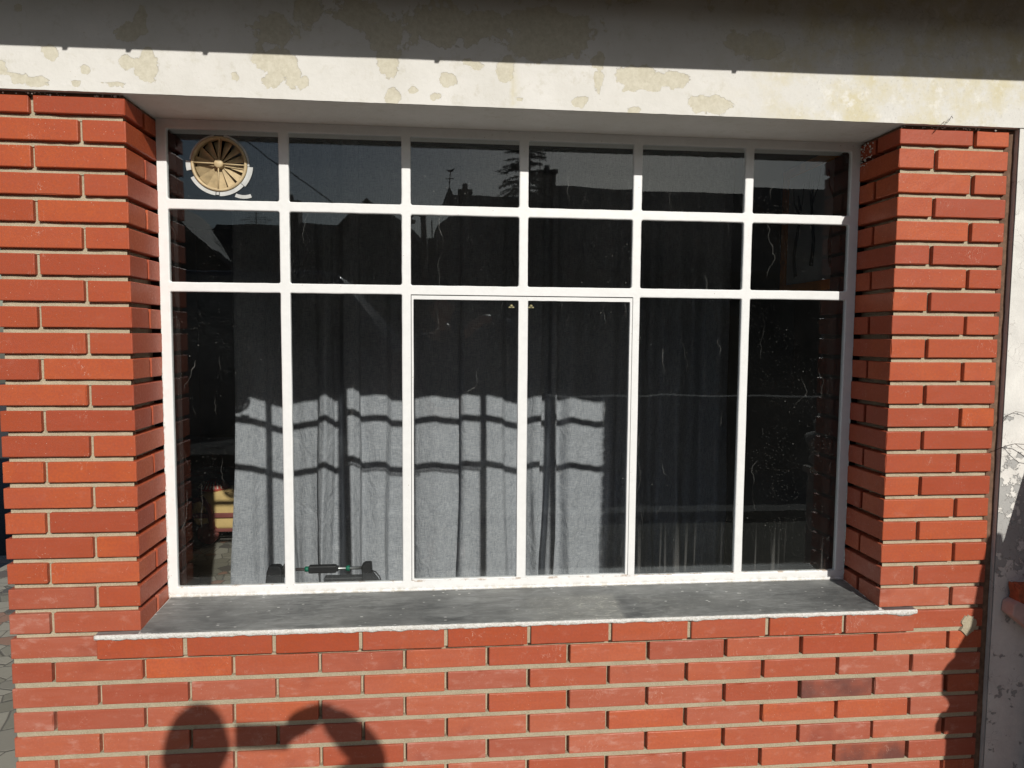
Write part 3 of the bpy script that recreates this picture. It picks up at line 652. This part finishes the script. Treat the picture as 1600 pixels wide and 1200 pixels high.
# curtain: traced depth profile, hung in soft folds
CP = [(-.20,1.545),(-.17,1.556),(-.133,1.566),(-.078,1.60),(-.057,1.64),(-.011,1.668),(.06,1.627),(.12,1.606),(.183,1.592),(.187,1.572),(.20,1.552),(.225,1.536),(.25,1.575),(.262,1.606),(.285,1.60),(.325,1.482),(.362,1.474),(.390,1.505),(.394,1.552),(.467,1.537),(.516,1.543),(.542,1.598),(.59,1.602),(.66,1.576),(.70,1.56),(.746,1.55),(.809,1.57),(.876,1.583),(.884,1.545),(.90,1.537),(.968,1.55),(1.009,1.544),(1.081,1.57),(1.117,1.611),(1.168,1.632),(1.214,1.578),(1.260,1.556),(1.287,1.552),(1.294,1.60),(1.325,1.612),(1.335,1.545),(1.361,1.538),(1.366,1.59),(1.382,1.605),(1.442,1.571),(1.516,1.600),(1.585,1.62),(1.66,1.60),(1.70,1.63),(1.78,1.55),(1.86,1.62),(1.93,1.66),(1.99,1.56),(2.08,1.61),(2.15,1.65),(2.21,1.57),(2.27,1.60)]
cu = MB(); pts = []
for (a, ya), (b, yb) in zip(CP[:-1], CP[1:]):
    k = max(1, int(abs(b-a)/.012)+int(abs(yb-ya)/.015))
    for i in range(k):
        t = i/k; t2 = t*t*(3-2*t); pts.append((a+(b-a)*t, ya+(yb-ya)*t2))
pts.append(CP[-1])
zs = np.concatenate([np.linspace(.03, .55, 18), np.linspace(.565, 2.42, 90)]); vs = []
ms = sum(p[1] for p in pts)/len(pts)
for (x, y) in pts:
    for z in zs:
        low = max(0, min(1.2, (1.15-z)/.65)); up = max(0, min(1, (z-1.3)/1.0))
        sway = low*(.012*math.sin(x*17+1)+.010*math.sin(x*41+z*3))
        xx = x+sway-.012*low*max(0, 1-(x+.2)/.25)+(.018*low if x > 1.5 and x < 1.64 else 0)
        yy = ms+(y-ms)*(1+.35*low)*(1-.35*up)+.012*low*fbm(x*1.0, z, 4, 5)+.0035*fbm(x, z, 15, 8)
        vs.append((xx, yy, z))
nz = len(zs); cu.add(vs, [(i*nz+k, (i+1)*nz+k, (i+1)*nz+k+1, i*nz+k+1) for i in range(len(pts)-1) for k in range(nz-1)], 0, None, True)
tc = thing('curtain', (1.0, 1.6, .5), 'long pleated grey linen curtain hanging across the room behind the window', 'curtain')
o = cu.build('drape', FAB, tc, fix=False); sm_ = o.modifiers.new('thick', 'SOLIDIFY'); sm_.thickness = .0016
m = MB(); m.tube([(-.35, 1.58, 2.45), (2.45, 1.58, 2.45)], .012, 12)
for x in np.linspace(-.17, 2.25, 15): m.lathe([(.016, -.003), (.019, 0), (.016, .003)], (x, 1.58, 2.45), 16, 'x')
m.build('rail', SOOTW, tc)

# toy behind the curtain edge, on the room floor
TAN = plain('tan_toy_plastic', (.62,.44,.19), .45, .08, 20); MAR = plain('maroon_toy_plastic', (.20,.06,.05), .5, .12, 20); REDP = plain('red_toy_seat', (.42,.07,.05), .5, .1, 20)
TX, TY = -.60, 2.86
tt = thing('ride_on_toy', (TX, TY, .12), 'tan ride-on toy with maroon trim and a red striped seat beside the curtain', 'toy')
def lift(mb):
    mb.v = [(x, y, z+.114) for x, y, z in mb.v]; return mb
m = MB(); pr = [(-.24,.14),(-.255,.22),(-.235,.31),(-.17,.355),(.02,.365),(.20,.34),(.24,.24),(.22,.14),(.12,.10),(-.16,.10)]
m.prism([(TX+a, b) for a, b in pr], TY-.10, TY+.10); o = lift(m).build('body', TAN, tt)
bv = o.modifiers.new('bevel', 'BEVEL'); bv.width = .03; bv.segments = 4
m = MB(); m.tube([(TX-.235, TY-.105, .30), (TX-.18, TY-.112, .315), (TX-.135, TY-.115, .255), (TX-.12, TY-.115, .19), (TX-.115, TY-.112, .11)], .019, 10)
m.box(TX-.235, TX+.22, TY-.119, TY-.105, .185, .218, b=.006); m.box(TX-.13, TX+.10, TY-.118, TY-.104, .092, .115, b=.005); lift(m).build('trim', MAR, tt)
m = MB(); m.lathe([(.0, .40), (.05, .395), (.085, .37), (.10, .345), (.095, .335)], (TX-.13, TY, .02), 28); lift(m).build('seat', REDP, tt)
m = MB()
for k in range(9):
    a = R(200+k*14); c, s_ = math.cos(a), math.sin(a); q = Vector((TX-.13, TY, 0)); m.tube([q+Vector((c*.068, s_*.068, .413)), q+Vector((c*.1, s_*.1, .372))], .0042, 6)
lift(m).build('stripes', plain('cream_stripe', (.75,.70,.58)), tt)
for x in (TX-.15, TX+.15):
    for y in (TY-.09, TY+.09): m = MB(); m.lathe([(.02, -.018), (.062, -.018), (.07, -.01), (.07, .01), (.062, .018), (.02, .018)], (x, y, .078), 28, 'y'); lift(m).build('wheel', MAR if y < TY else BLACKP, tt)

# bar clamp lying on the ledge
CY = .285; tb = thing('bar_clamp', (.40, CY, .702), 'black clamp with chrome bar and green rings lying on the inner ledge', 'clamp')
m = MB(); m.prism([(.252, .703), (.305, .703), (.305, .775), (.296, .789), (.264, .789), (.258, .77), (.254, .735)], CY-.016, CY+.016); o = m.build('foot', BLACKP, tb); b_ = o.modifiers.new('bevel', 'BEVEL'); b_.width = .003
m = MB(); m.lathe([(.004, 0), (.017, 0), (.022, .004), (.022, .014), (.012, .018)], (.306, CY, .772), 20, 'x'); m.build('knob', BLACKP, tb)
m = MB(); m.tube([(.30, CY, .774), (.555, CY, .774)], .0048, 12); m.build('bar', CHROME, tb)
m = MB(); m.box(.383, .468, CY-.011, CY+.011, .762, .786, b=.004); m.box(.462, .474, CY-.008, CY+.008, .766, .782, b=.002); m.build('grip', BLACKP, tb)
for x in (.377, .503): m = MB(); m.lathe([(.006, -.006), (.0085, -.005), (.0085, .005), (.006, .006)], (x, CY, .774), 18, 'x'); m.build('ring', GREEN, tb)
m = MB(); m.prism([(.548, .703), (.600, .703), (.597, .735), (.578, .76), (.576, .792), (.556, .792), (.546, .785)], CY-.014, CY+.014); o = m.build('jaw', BLACKP, tb); b_ = o.modifiers.new('bevel', 'BEVEL'); b_.width = .003
m = MB(); m.tube([(.576, CY-.012, .77), (.59, CY-.014, .765), (.602, CY-.014, .75), (.606, CY-.013, .735), (.598, CY-.012, .74)], .0022, 8); m.build('trigger', BLACKP, tb)
m = MB(); m.box(.43, .548, CY-.01, CY+.02, .703, .748, b=.004); tag(m.build('black_case', BLACKP, loc=(.49, CY, .703)), 'small black case under the clamp on the inner ledge', 'case')
m = MB(); m.lathe([(.006, 0), (.007, .01), (.0055, .045), (0, .048)], (.327, CY-.005, .7022), 14); tag(m.build('cork_plug', plain('cork', (.5,.34,.17)), loc=(.327, CY, .702)), 'small cork plug standing on the inner ledge behind the clamp foot', 'plug')

# framed picture on the right-hand room wall
tq = thing('framed_picture', (2.515, 1.2, 1.75), 'grey picture of bare tree trunks in an orange wooden frame on the right room wall', 'picture')
OW = plain('orange_pine_frame', (.45,.17,.04), .5, .2, 20)
y0, y1, z0, z1 = .78, 1.50, 1.72, 2.33; fw = .045; m = MB()
m.box(2.485, 2.515, y0, y1, z0, z0+fw, b=.003); m.box(2.485, 2.515, y0, y1, z1-fw, z1, b=.003); m.box(2.484, 2.516, y0, y0+fw, z0+fw+.0005, z1-fw-.0005, b=.003); m.box(2.484, 2.516, y1-fw, y1, z0+fw+.0005, z1-fw-.0005, b=.003); m.build('frame', OW, tq)
m = MB(); m.box(2.497, 2.502, y0+fw-.004, y1-fw+.004, z0+fw-.004, z1-fw+.004); m.build('sheet', plain('grey_print', (.34,.35,.36), .4, .2, 8), tq)
m = MB()
for yy, h0, wv in ((1.36, 1.80, .02), (1.22, 1.84, -.015), (1.05, 1.82, .02), (.93, 1.80, -.01)):
    p = [(2.4965, yy+wv*math.sin(i*.9), h0+i*.055) for i in range(8)]; m.tube(p, [.012-.0008*i for i in range(8)], 6)
    for s in (-1, 1): m.tube([p[5], (2.4965, yy+s*.04, h0+.36), (2.4965, yy+s*.05, h0+.43)], [.006, .004, .003], 5)
m.build('drawn_trees', BLACKP, tq)

# ------------------------------------------------------------------ garden side
m = MB(); m.box(-60, 60, -80, 20, -.30, -.02); struct('ground', m, ASPH)
m = MB(); m.box(-6, 6, -1.9, 3.0, -.019, .0); struct('terrace', m, PAVE)
m = MB(); m.box(-6, 6, -3.2, -1.905, -.019, -.004); struct('garden_soil', m, plain('dark_soil', (.055,.05,.03), .95, .4, 12, bump=.8))
m = MB(); m.box(-40, 40, -5.2, -3.205, -.019, .06, 0); m.box(-40, 40, -5.32, -5.2005, -.019, .075); struct('pavement', m, plain('dark_worn_paving', (.09,.088,.08), .95, .3, 14, bump=.4))
# sloped garden wall at the right, with a pillar and urn finial (out of frame, they cast the shade at the right edge)
tgw = thing('garden_wall', (2.66, -.5, 0), 'sloping rendered garden wall running out from the house at the right', 'wall')
m = MB(); m.prism([(-.03, 0), (-.03, 1.31), (-.50, 1.06), (-.50, 0)], 2.56, 2.74, 'x'); m.build('wall', PINK, tgw)
m = MB(); m.box(2.585, 2.80, -.955, -.845, 0, .855, b=.006); m.box(2.545, 2.84, -.935, -.865, .856, .885, b=.004); m.build('pillar', STONE, tgw)
m = MB(); m.box(2.60, 2.74, -.844, -.501, 0, .30); m.build('low_link', PINK, tgw)
m = MB(); m.lathe([(.10, .0), (.12, .02), (.105, .05), (.12, .09), (.135, .11), (.135, .15), (.09, .165), (.098, .19), (.10, .205), (.08, .24), (.06, .28), (.05, .34), (.035, .45), (.012, .55), (0, .56)], (2.69, -.9, .886), 32)
m.build('urn_finial', STONE, tgw)
tl = thing('stone_ledge', (2.55, -.04, .66), 'pinkish stone ledge sticking out of the wall at the right edge', 'ledge')
m = MB(); m.prism([(2.455, .700), (2.459, .733), (2.475, .742), (2.50, .728), (3.1, .728), (3.1, .58), (2.55, .628)], -.06, -.0135); o = m.build('slab', PINK, tl); b_ = o.modifiers.new('bevel', 'BEVEL'); b_.width = .004; b_.segments = 2
m = MB(); m.grid_box([2.474, 2.482, 2.50, 2.53, 2.60, 2.64], [-.058, -.052, -.03, -.018], [.7285, .736, .758, .780, .788], .006, jit=.0045)
tag(m.build('broken_brick', TERRA, loc=(2.55, -.03, .7285)), 'rough orange red broken brick lying on the pinkish stone ledge', 'brick')

# ------------------------------------------------------------------ the far side of the street (seen mirrored in the panes)
def far(X, z, D_): s = (D_+2.25)/18.25; return .81+(X-.81)*s, 1.505+(z-1.505)*s
SLATE = plain('far_roof_slate', (.028,.029,.033), .7, .2, 5); RENDER = plain('far_dull_render', (.07,.065,.06), .9, .15, 3); RENDER2 = plain('far_brown_brick', (.06,.04,.032), .9, .15, 3)
TILE = plain('far_pale_tiles', (.34,.28,.22), .7, .15, 6); WIN = plain('far_window_glass', (.03,.035,.04), .1, .1, 3); WOODG = plain('far_window_paint', (.55,.55,.53), .6)
def house(x0, x1, yf, dep, eave, ridge, label, wallm, roofm=SLATE, chim=(), gable=None, group='houses across the street'):
    eave = ridge-dep/2*.82
    t = thing('terraced_house', ((x0+x1)/2, yf, -.02), label, 'house', group)
    m = MB(); m.box(x0, x1, yf-dep, yf, -.02, eave)
    m.prism([(yf, eave+.001), (yf-dep/2, ridge-.08), (yf-dep, eave+.001)], x0, x1, 'x')
    if gable: gx, gw, gz = gable; gw = (gz-eave)*.95; m.prism([(gx-gw, eave), (gx, gz-.06), (gx+gw, eave)], yf-dep/2, yf+.05)
    m.build('wall', wallm, t)
    m = MB(); th = .07
    m.prism([(yf+.25, eave-.10), (yf-dep/2, ridge), (yf-dep-.25, eave-.10), (yf-dep-.25, eave-.10-th), (yf-dep/2, ridge-th), (yf+.25, eave-.10-th)], x0-.05, x1+.05, 'x')
    if gable: m.prism([(gx-gw-.12, eave-.06), (gx, gz), (gx+gw+.12, eave-.06), (gx+gw+.12, eave-.13), (gx, gz-.07), (gx-gw-.12, eave-.13)], yf-dep/2, yf+.2)
    rf = m.build('roof', roofm, t)
    for cx, cw, cz in chim:
        m = MB(); m.box(cx-cw/2, cx+cw/2, yf-dep/2-.3, yf-dep/2+.3, ridge-.5, cz-.18); m.box(cx-cw/2-.05, cx+cw/2+.05, yf-dep/2-.35, yf-dep/2+.35, cz-.18, cz-.08)
        m.lathe([(.09, 0), (.07, .2)], (cx, yf-dep/2, cz-.08), 12); m.build('chimney', RENDER2, t)
    nwin = max(1, int((x1-x0)/1.9))
    for i in range(nwin):
        cx = x0+(x1-x0)*(i+.5)/nwin
        for z in ((.9,) if eave < 3.6 else (.9, 2.9)):
            if i == nwin//2 and z < 1:
                m = MB(); m.box(cx-.45, cx+.45, yf, yf+.05, 0, 2.05); m.build('door', SOOTW, t); continue
            if z+1.1 > eave-.1: continue
            m = MB(); m.box(cx-.45, cx+.45, yf, yf+.03, z, z+1.1); p_ = m.build('window', WIN, t)
            m = MB()
            for a, b, c_, d_ in ((-.5, -.45, -.05, 1.15), (.45, .5, -.05, 1.15), (-.45, .45, 1.1, 1.15), (-.45, .45, -.05, 0), (-.02, .02, 0, 1.1)): m.box(cx+a, cx+b, yf+.001, yf+.06, z+c_, z+d_)
            m.build('window_frame', WOODG, p_)
    return t
def fx(X, D_): return far(X, 0, D_)[0]
def fz(z, D_): return far(0, z, D_)[1]
DR = 18
house(fx(.95, DR), fx(3.45, DR), -14.9, 6.2, fz(4.3, DR), fz(5.15, DR), 'stone house with steep slate roof and broad chimney behind the dark conifer', RENDER, chim=[(fx(3.41, DR), .42, fz(5.84, DR)), (fx(1.3, DR), .3, fz(5.3, DR))])
house(fx(3.47, DR), fx(5.9, DR), -14.9, 6.2, fz(4.4, DR), fz(5.40, DR), 'brown brick house with slate roof right of the chimney house', RENDER2)
house(fx(5.92, DR), fx(8.95, DR), -15.0, 6.0, fz(4.3, DR), fz(5.35, DR), 'long plain rendered house with level dark roof line', RENDER)
house(fx(8.97, DR), fx(13.5, DR), -15.0, 6.0, fz(4.8, DR), fz(5.82, DR), 'tallest house of the far row with a higher dark roof', RENDER2)
house(fx(-2.9, DR), fx(-.75, DR), -15.0, 6.0, fz(3.45, DR), fz(4.31, DR), 'low house with front gable beside the street lamp', RENDER, chim=[(fx(-3.1, DR), .55, fz(4.9, DR))], gable=(fx(-.90, DR), 1.1, fz(4.44, DR)))
house(fx(-4.9, DR), fx(-3.3, DR), -15.0, 6.0, fz(3.4, DR), fz(4.30, DR), 'low house with a roof aerial left of the gabled house', RENDER2)
house(fx(-9.5, DR), fx(-4.92, DR), -15.0, 6.0, fz(3.5, DR), fz(4.2, DR), 'gabled house at the left end of the far row', RENDER, gable=(fx(-5.29, DR), 1.0, fz(4.45, DR)))
tsd = thing('tiled_outbuilding', (fx(-.3, 15), -13.2, 0), 'small outbuilding with sunlit pale tiled roof sloping down to the right', 'outbuilding')
m = MB(); a, b = far(-.72, 4.36, DR), far(.36, 3.5, DR); m.prism([(a[0]-.3, a[1]-.05), (b[0], b[1]-.05), (b[0], 0), (a[0]-.3, 0)], -16.9, -15.4); m.build('wall', RENDER2, tsd)
m = MB(); m.prism([(a[0]-.3, a[1]+.05), (a[0], a[1]+.05), (b[0]+.1, b[1]), (b[0]+.1, b[1]-.06), (a[0]-.3, a[1]-.04)], -17.1, -15.3); m.build('roof', TILE, tsd)
tch = thing('chapel', (fx(.9, DR), -18, 0), 'stepped stone chapel with a small pointed spire and weathercock', 'chapel')
m = MB(); P_ = lambda X, z: far(X, z, DR)
m.prism([P_(.50, 1), P_(.50, 4.01), P_(.59, 4.21), P_(.93, 4.49), P_(.93, 4.9), P_(1.25, 4.9), P_(1.25, 1)], -18.6, -17.4); m.build('wall', RENDER, tch)
c_ = P_(.915, 4.88); r_ = P_(.915, 5.31); m = MB(); m.lathe([(.24, 0), (.02, r_[1]-c_[1]), (0, r_[1]-c_[1]+.02)], (c_[0], -18, c_[1]), 4); m.build('spire', SLATE, tch)
q_ = P_(.89, 5.78); m = MB(); m.tube([(c_[0], -18, r_[1]-.05), (c_[0], -18, q_[1])], .018, 6); m.tube([(c_[0]-.12, -18, q_[1]-.26), (c_[0]+.12, -18, q_[1]-.26)], .014, 6)
m.prism([(c_[0]-.14, q_[1]+.02), (c_[0]-.05, q_[1]-.05), (c_[0]+.06, q_[1]-.05), (c_[0]+.12, q_[1]+.05), (c_[0]+.03, q_[1]+.01), (c_[0]-.05, q_[1]+.01)], -18.02, -17.98); m.build('weathercock', BLACKP, tch)
m = MB(); u_ = P_(.45, 4.34); v_ = P_(.43, 4.0); m.tube([(u_[0], -18, 1), (u_[0], -18, v_[1])], .16, 10); m.tube([(u_[0], -18, v_[1]), (u_[0], -18, u_[1]+.1)], .02, 6); m.build('flue', RENDER2, tch)
# aerial
m = MB(); a = far(-3.97, 4.2, DR); b = far(-3.97, 4.6, DR); m.tube([(a[0], -18, a[1]), (a[0], -18, b[1])], .015, 6)
for k, (zz, hw) in enumerate(((b[1]-.04, .16), (b[1]-.14, .3), (b[1]-.2, .45), (b[1]-.27, .3))): m.tube([(a[0]-hw, -18, zz), (a[0]+hw, -18, zz-.01)], .01, 5)
tag(m.build('roof_aerial', BLACKP, loc=(a[0], -18, a[1])), 'thin television aerial on the low far roof', 'aerial')
m = MB(); a = far(3.23, 5.3, DR); b = far(3.23, 6.6, DR); m.tube([(a[0], -18, a[1]), (a[0], -18, b[1])], .014, 6)
tag(m.build('radio_mast', BLACKP, loc=(a[0], -18, a[1])), 'tall thin mast beside the broad chimney', 'mast')
# street lamp
tlp = thing('street_lamp', (.52, -9.2, 0), 'slim street lamp with a short arm standing by the road', 'street lamp')
lx = .81+(.22-.81)*(9.2+2.25)/18.25
tlp.location = (lx, -9.2, 0)
m = MB(); m.tube([(lx, -9.2, 0), (lx, -9.2, 3.42)], [.075, .05], 12); m.build('post', SOOTW, tlp)
m = MB(); m.tube([(lx, -9.2, 3.40), (lx-.15, -9.2, 3.44), (lx-.26, -9.2, 3.36)], .02, 8); m.lathe([(.02, .03), (.11, 0), (.09, -.05), (0, -.06)], (lx-.24, -9.2, 3.33), 16); m.build('lamp_head', BLACKP, tlp)
# conifer
tcf = thing('conifer', (fx(2.88, 13.5), -13.5, 0), 'tall dark conifer with drooping tiered branches', 'tree')
cx, cy = fx(2.88, 13.5), -13.5; m = MB(); m.tube([(cx, cy, 0), (cx, cy, 4), (cx, cy, 7.3)], [.16, .10, .02], 8); m.build('trunk', SOOTW, tcf)
cr = MB(); NEED = plain('conifer_needles', (.025,.045,.025), .8, .4, 10); rr = random.Random(3)
z = 2.2
while z < 7.2:
    L = .25+1.05*(7.3-z)/5.1*1.0
    for k in range(9):
        a = rr.uniform(0, 2*math.pi); l = L*rr.uniform(.65, 1.1)
        for q in range(16):
            t = (q+.5)/16; bx = cx+math.cos(a)*l*t; by = cy+math.sin(a)*l*t; bz = z-.28*l*t*t+.10*t
            for s in range(4):
                da = a+rr.uniform(-1.2, 1.2); ll = .13*(1.2-t*.5)*rr.uniform(.6, 1.2); dz = rr.uniform(-.09, .03)
                p0 = Vector((bx, by, bz)); p1 = p0+Vector((math.cos(da)*ll, math.sin(da)*ll, dz)); w_ = Vector((-math.sin(da), math.cos(da), rr.uniform(-.5, .5)))*.018
                cr.add([p0-w_, p0+w_, p1], [(0,1,2)])
    z += .155
cr.build('crown', NEED, tcf, fix=False)
# overhead wire
m = MB()
a = Vector(far(-4.9, 7.0, 12)+(0,)); b = Vector(far(1.5, 2.7, 12)+(0,))
A = (far(-4.18, 6.40, 12)); B = (far(-1.98, 4.85, 12)); sl_ = (B[1]-A[1])/(B[0]-A[0]); w_pts = []
for i in range(15):
    t = i/14; x = A[0]-2.2+(B[0]+.6-A[0]+2.2)*t; w_pts.append((x, -12, A[1]+sl_*(x-A[0])-.10*math.sin(math.pi*t)))
m.tube(w_pts, .012, 6); tag(m.build('overhead_wire', BLACKP, loc=w_pts[0]), 'black overhead wire slanting down above the street', 'wire')
# parked van
tvn = thing('parked_van', (-1.6, -6.2, 0), 'dark blue panel van parked along the kerb', 'van')
VB = plain('dark_blue_van_paint', (.012,.02,.05), .2, .05, 5, spec=.8, bump=0); xe = .81+(-2.16-.81)*(5.6+2.25)/18.25; ze = 1.505+(3.11-1.505)*(5.6+2.25)/18.25
m = MB(); sd_ = [(xe-4.2, .35), (xe-4.2, ze-.1), (xe-4.0, ze+.03), (xe-.1, ze), (xe+.1, ze-.05), (xe+.75, ze-.85), (xe+1.35, ze-1.0), (xe+1.5, .75), (xe+1.5, .35)]
m.prism(sd_, -7.3, -5.6); o = m.build('body', VB, tvn); b_ = o.modifiers.new('bevel', 'BEVEL'); b_.width = .05; b_.segments = 3
m = MB(); m.prism([(xe-.35, ze-.22), (xe+.05, ze-.22), (xe+.55, ze-.85), (xe-.35, ze-.85)], -5.62, -5.585); m.build('side_window', WIN, tvn)
for x in (xe-3.3, xe+.85):
    for y in (-5.68, -7.22):
        m = MB(); m.lathe([(.1, -.1), (.30, -.1), (.34, -.06), (.34, .06), (.30, .1), (.1, .1)], (x, y, .34), 24, 'y'); wh = m.build('wheel', BLACKP, tvn)
# low garden wall and hedge bank beyond the terrace
m = MB(); m.box(1.9, 14, -5.0, -4.85, .076, .82); m.box(1.88, 14, -5.03, -4.82, .82, .87); tag(m.build('front_wall', RENDER, loc=(6, -4.9, .07)), 'low rendered front wall along the pavement', 'wall')

# ------------------------------------------------------------------ the photographer (casts the shadow on the bricks)
SKIN = plain('skin', (.50,.30,.22), .5, .08, 30); HAIR = plain('dark_hair', (.03,.02,.015), .6, .3, 90); JACK = plain('navy_jacket_cloth', (.025,.03,.05), .9, .2, 60); TROU = plain('dark_jeans', (.03,.035,.05), .9, .2, 60)
tpn = thing('person', (.80, -2.34, 0), 'person in navy jacket and dark jeans raising a phone to photograph the window', 'person')
def skin(name, nodes, edges, mat, parent, sub=2):
    me = bpy.data.meshes.new(name); base = parent_world(parent)
    me.from_pydata([tuple(Vector(p)-base) for p, r in nodes], edges, []); o = bpy.data.objects.new(name, me); COL.objects.link(o); o.parent = parent
    mod = o.modifiers.new('skin', 'SKIN'); mod.use_smooth_shade = True
    if not me.skin_vertices: me.attributes.new('skin_tmp', 'FLOAT', 'POINT')
    sv = me.skin_vertices[0].data
    for i, (p, r) in enumerate(nodes): sv[i].radius = (r, r) if not isinstance(r, tuple) else r; sv[i].use_root = (i == 0)
    sb = o.modifiers.new('sub', 'SUBSURF'); sb.levels = sub; sb.render_levels = sub; me.materials.append(mat); return o
HX, HY = .785, -2.27
N = [((.80,-2.35,.98), .13), ((.80,-2.35,1.15), .115), ((.80,-2.35,1.32), .125), ((.80,-2.34,1.44), .10), ((.795,-2.32,1.52), .060), ((.79,-2.30,1.58), .060),
     ((.94,-2.33,1.445), .062), ((1.00,-2.30,1.465), .058), ((1.12,-2.225,1.505), .045), ((1.232,-2.15,1.546), .040), ((1.138,-2.065,1.586), .034), ((1.045,-1.985,1.607), .028), ((1.00,-1.955,1.580), .032), ((.948,-1.93,1.538), .038),
     ((.66,-2.34,1.445), .062), ((.60,-2.34,1.42), .056), ((.565,-2.35,1.28), .046), ((.55,-2.36,1.12), .040), ((.55,-2.33,.98), .034), ((.555,-2.30,.86), .026), ((.555,-2.29,.80), .028),
     ((.89,-2.35,.90), .09), ((.90,-2.33,.70), .075), ((.90,-2.32,.50), .058), ((.90,-2.34,.30), .050), ((.90,-2.36,.09), .038), ((.91,-2.27,.04), .035), ((.91,-2.19,.03), .030),
     ((.71,-2.35,.90), .09), ((.70,-2.35,.70), .075), ((.70,-2.34,.50), .058), ((.70,-2.36,.30), .050), ((.70,-2.38,.09), .038), ((.69,-2.29,.04), .035), ((.69,-2.21,.03), .030)]
ED = [(0,1),(1,2),(2,3),(3,4),(4,5),(3,6),(6,7),(7,8),(8,9),(9,10),(10,11),(11,12),(12,13),(3,14),(14,15),(15,16),(16,17),(17,18),(18,19),(19,20),(0,21),(21,22),(22,23),(23,24),(24,25),(25,26),(26,27),(0,28),(28,29),(29,30),(30,31),(31,32),(32,33),(33,34)]
b0 = len(N)
# fingers of the raised right hand round the phone end, then the relaxed left hand
fing = [[(.938,-1.912,1.542),(.925,-1.878,1.530),(.915,-1.869,1.518)], [(.938,-1.900,1.540),(.930,-1.872,1.534),(.917,-1.868,1.525)], [(.942,-1.902,1.522),(.934,-1.872,1.513),(.918,-1.868,1.506)], [(.946,-1.906,1.504),(.937,-1.876,1.492),(.920,-1.870,1.486)], [(.945,-1.938,1.515),(.925,-1.925,1.490),(.900,-1.905,1.482)]]
for f in fing:
    i0 = len(N); N += [(p, r) for p, r in zip(f, (.0105, .0095, .008))]; ED += [(13, i0), (i0, i0+1), (i0+1, i0+2)]
for k, (dx, dy, l) in enumerate(((.0, .03, .07), (.003, .01, .085), (.003, -.01, .08), (.0, -.03, .065))):
    i0 = len(N); bx, by, bz = .555+dx, -2.285+dy, .775
    N += [((bx, by, bz), .0105), ((bx+.004, by+.004, bz-l*.5), .0095), ((bx+.014, by+.006, bz-l), .008)]; ED += [(20, i0), (i0, i0+1), (i0+1, i0+2)]
i0 = len(N); N += [((.572, -2.255, .80), .011), ((.582, -2.240, .765), .009)]; ED += [(20, i0), (i0, i0+1)]
skin('body', N, ED, SKIN, tpn)
# head as a displaced ellipsoid, joined visually at the neck
m = MB(); nu, nv = 32, 24; vs = []
for i in range(nv+1):
    ph = math.pi*i/nv
    for k in range(nu):
        th = 2*math.pi*k/nu; x = math.sin(ph)*math.cos(th); y = math.sin(ph)*math.sin(th); z = math.cos(ph)
        sx = .077*(1-.10*max(0, -z)); sy = .095*(1-.08*max(0, -z)); px, py, pz = x*sx, y*sy, z*.122
        if y > .75: py += .018*math.exp(-((x/.16)**2+((z+.12)/.16)**2))-.006*math.exp(-(((abs(x)-.38)/.15)**2+((z-.08)/.12)**2))+.006*math.exp(-((x/.3)**2+((z+.48)/.08)**2))
        if abs(x) > .9: px += .011*math.exp(-((z+.02)/.22)**2)*(1 if x > 0 else -1)
        vs.append((HX+px, HY+py, 1.675+pz))
m.add(vs, [(i*nu+k, i*nu+(k+1) % nu, (i+1)*nu+(k+1) % nu, (i+1)*nu+k) for i in range(nv) for k in range(nu)], 0, None, True); m.build('head', SKIN, tpn)
m = MB(); vs = []
for i in range(14):
    ph = math.pi*.56*i/13
    for k in range(nu):
        th = 2*math.pi*k/nu; fr_ = max(0, math.sin(th)); p2 = ph*(1-.35*fr_)
        vs.append((HX+math.sin(p2)*math.cos(th)*.083, HY-.006+math.sin(p2)*math.sin(th)*.103, 1.676+math.cos(p2)*.127+.003*rr.uniform(-1, 1)))
m.add(vs, [(i*nu+k, i*nu+(k+1) % nu, (i+1)*nu+(k+1) % nu, (i+1)*nu+k) for i in range(13) for k in range(nu)], 0, None, True); m.build('hair', HAIR, tpn, fix=False)
sc_ = lambda ids, g: ([(N[i][0], N[i][1]+g) for i in ids])
ids = [0,1,2,3,6,7,8,9,10,14,15,16,17,18]; mp = {a: b for b, a in enumerate(ids)}
J = sc_(ids, .014)+[((1.062,-1.998,1.603), .034), ((.555,-2.31,.89), .036)]
skin('jacket', J, [(mp[a], mp[b]) for a, b in ED if a in mp and b in mp]+[(mp[10], len(ids)), (mp[18], len(ids)+1)], JACK, tpn)
ids = [0,21,22,23,24,25,28,29,30,31,32]; mp = {a: b for b, a in enumerate(ids)}
skin('trousers', sc_(ids, .012), [(mp[a], mp[b]) for a, b in ED if a in mp and b in mp], TROU, tpn)
# the phone in the hand
m = MB(); m.box(-.074, .074, -.036, .036, -.004, .004, b=.003); m.lathe([(.006, .004), (.006, .0055), (0, .0055)], (-.055, .02, 0), 16)
o = m.build('phone', BLACKP); o.location = (.851, -1.8935, 1.4935); o.rotation_euler = (cam.rotation_euler[0]+math.pi, cam.rotation_euler[1], cam.rotation_euler[2]) if False else cam.rotation_euler
tag(o, 'black phone held sideways in the raised hand of the person', 'phone')
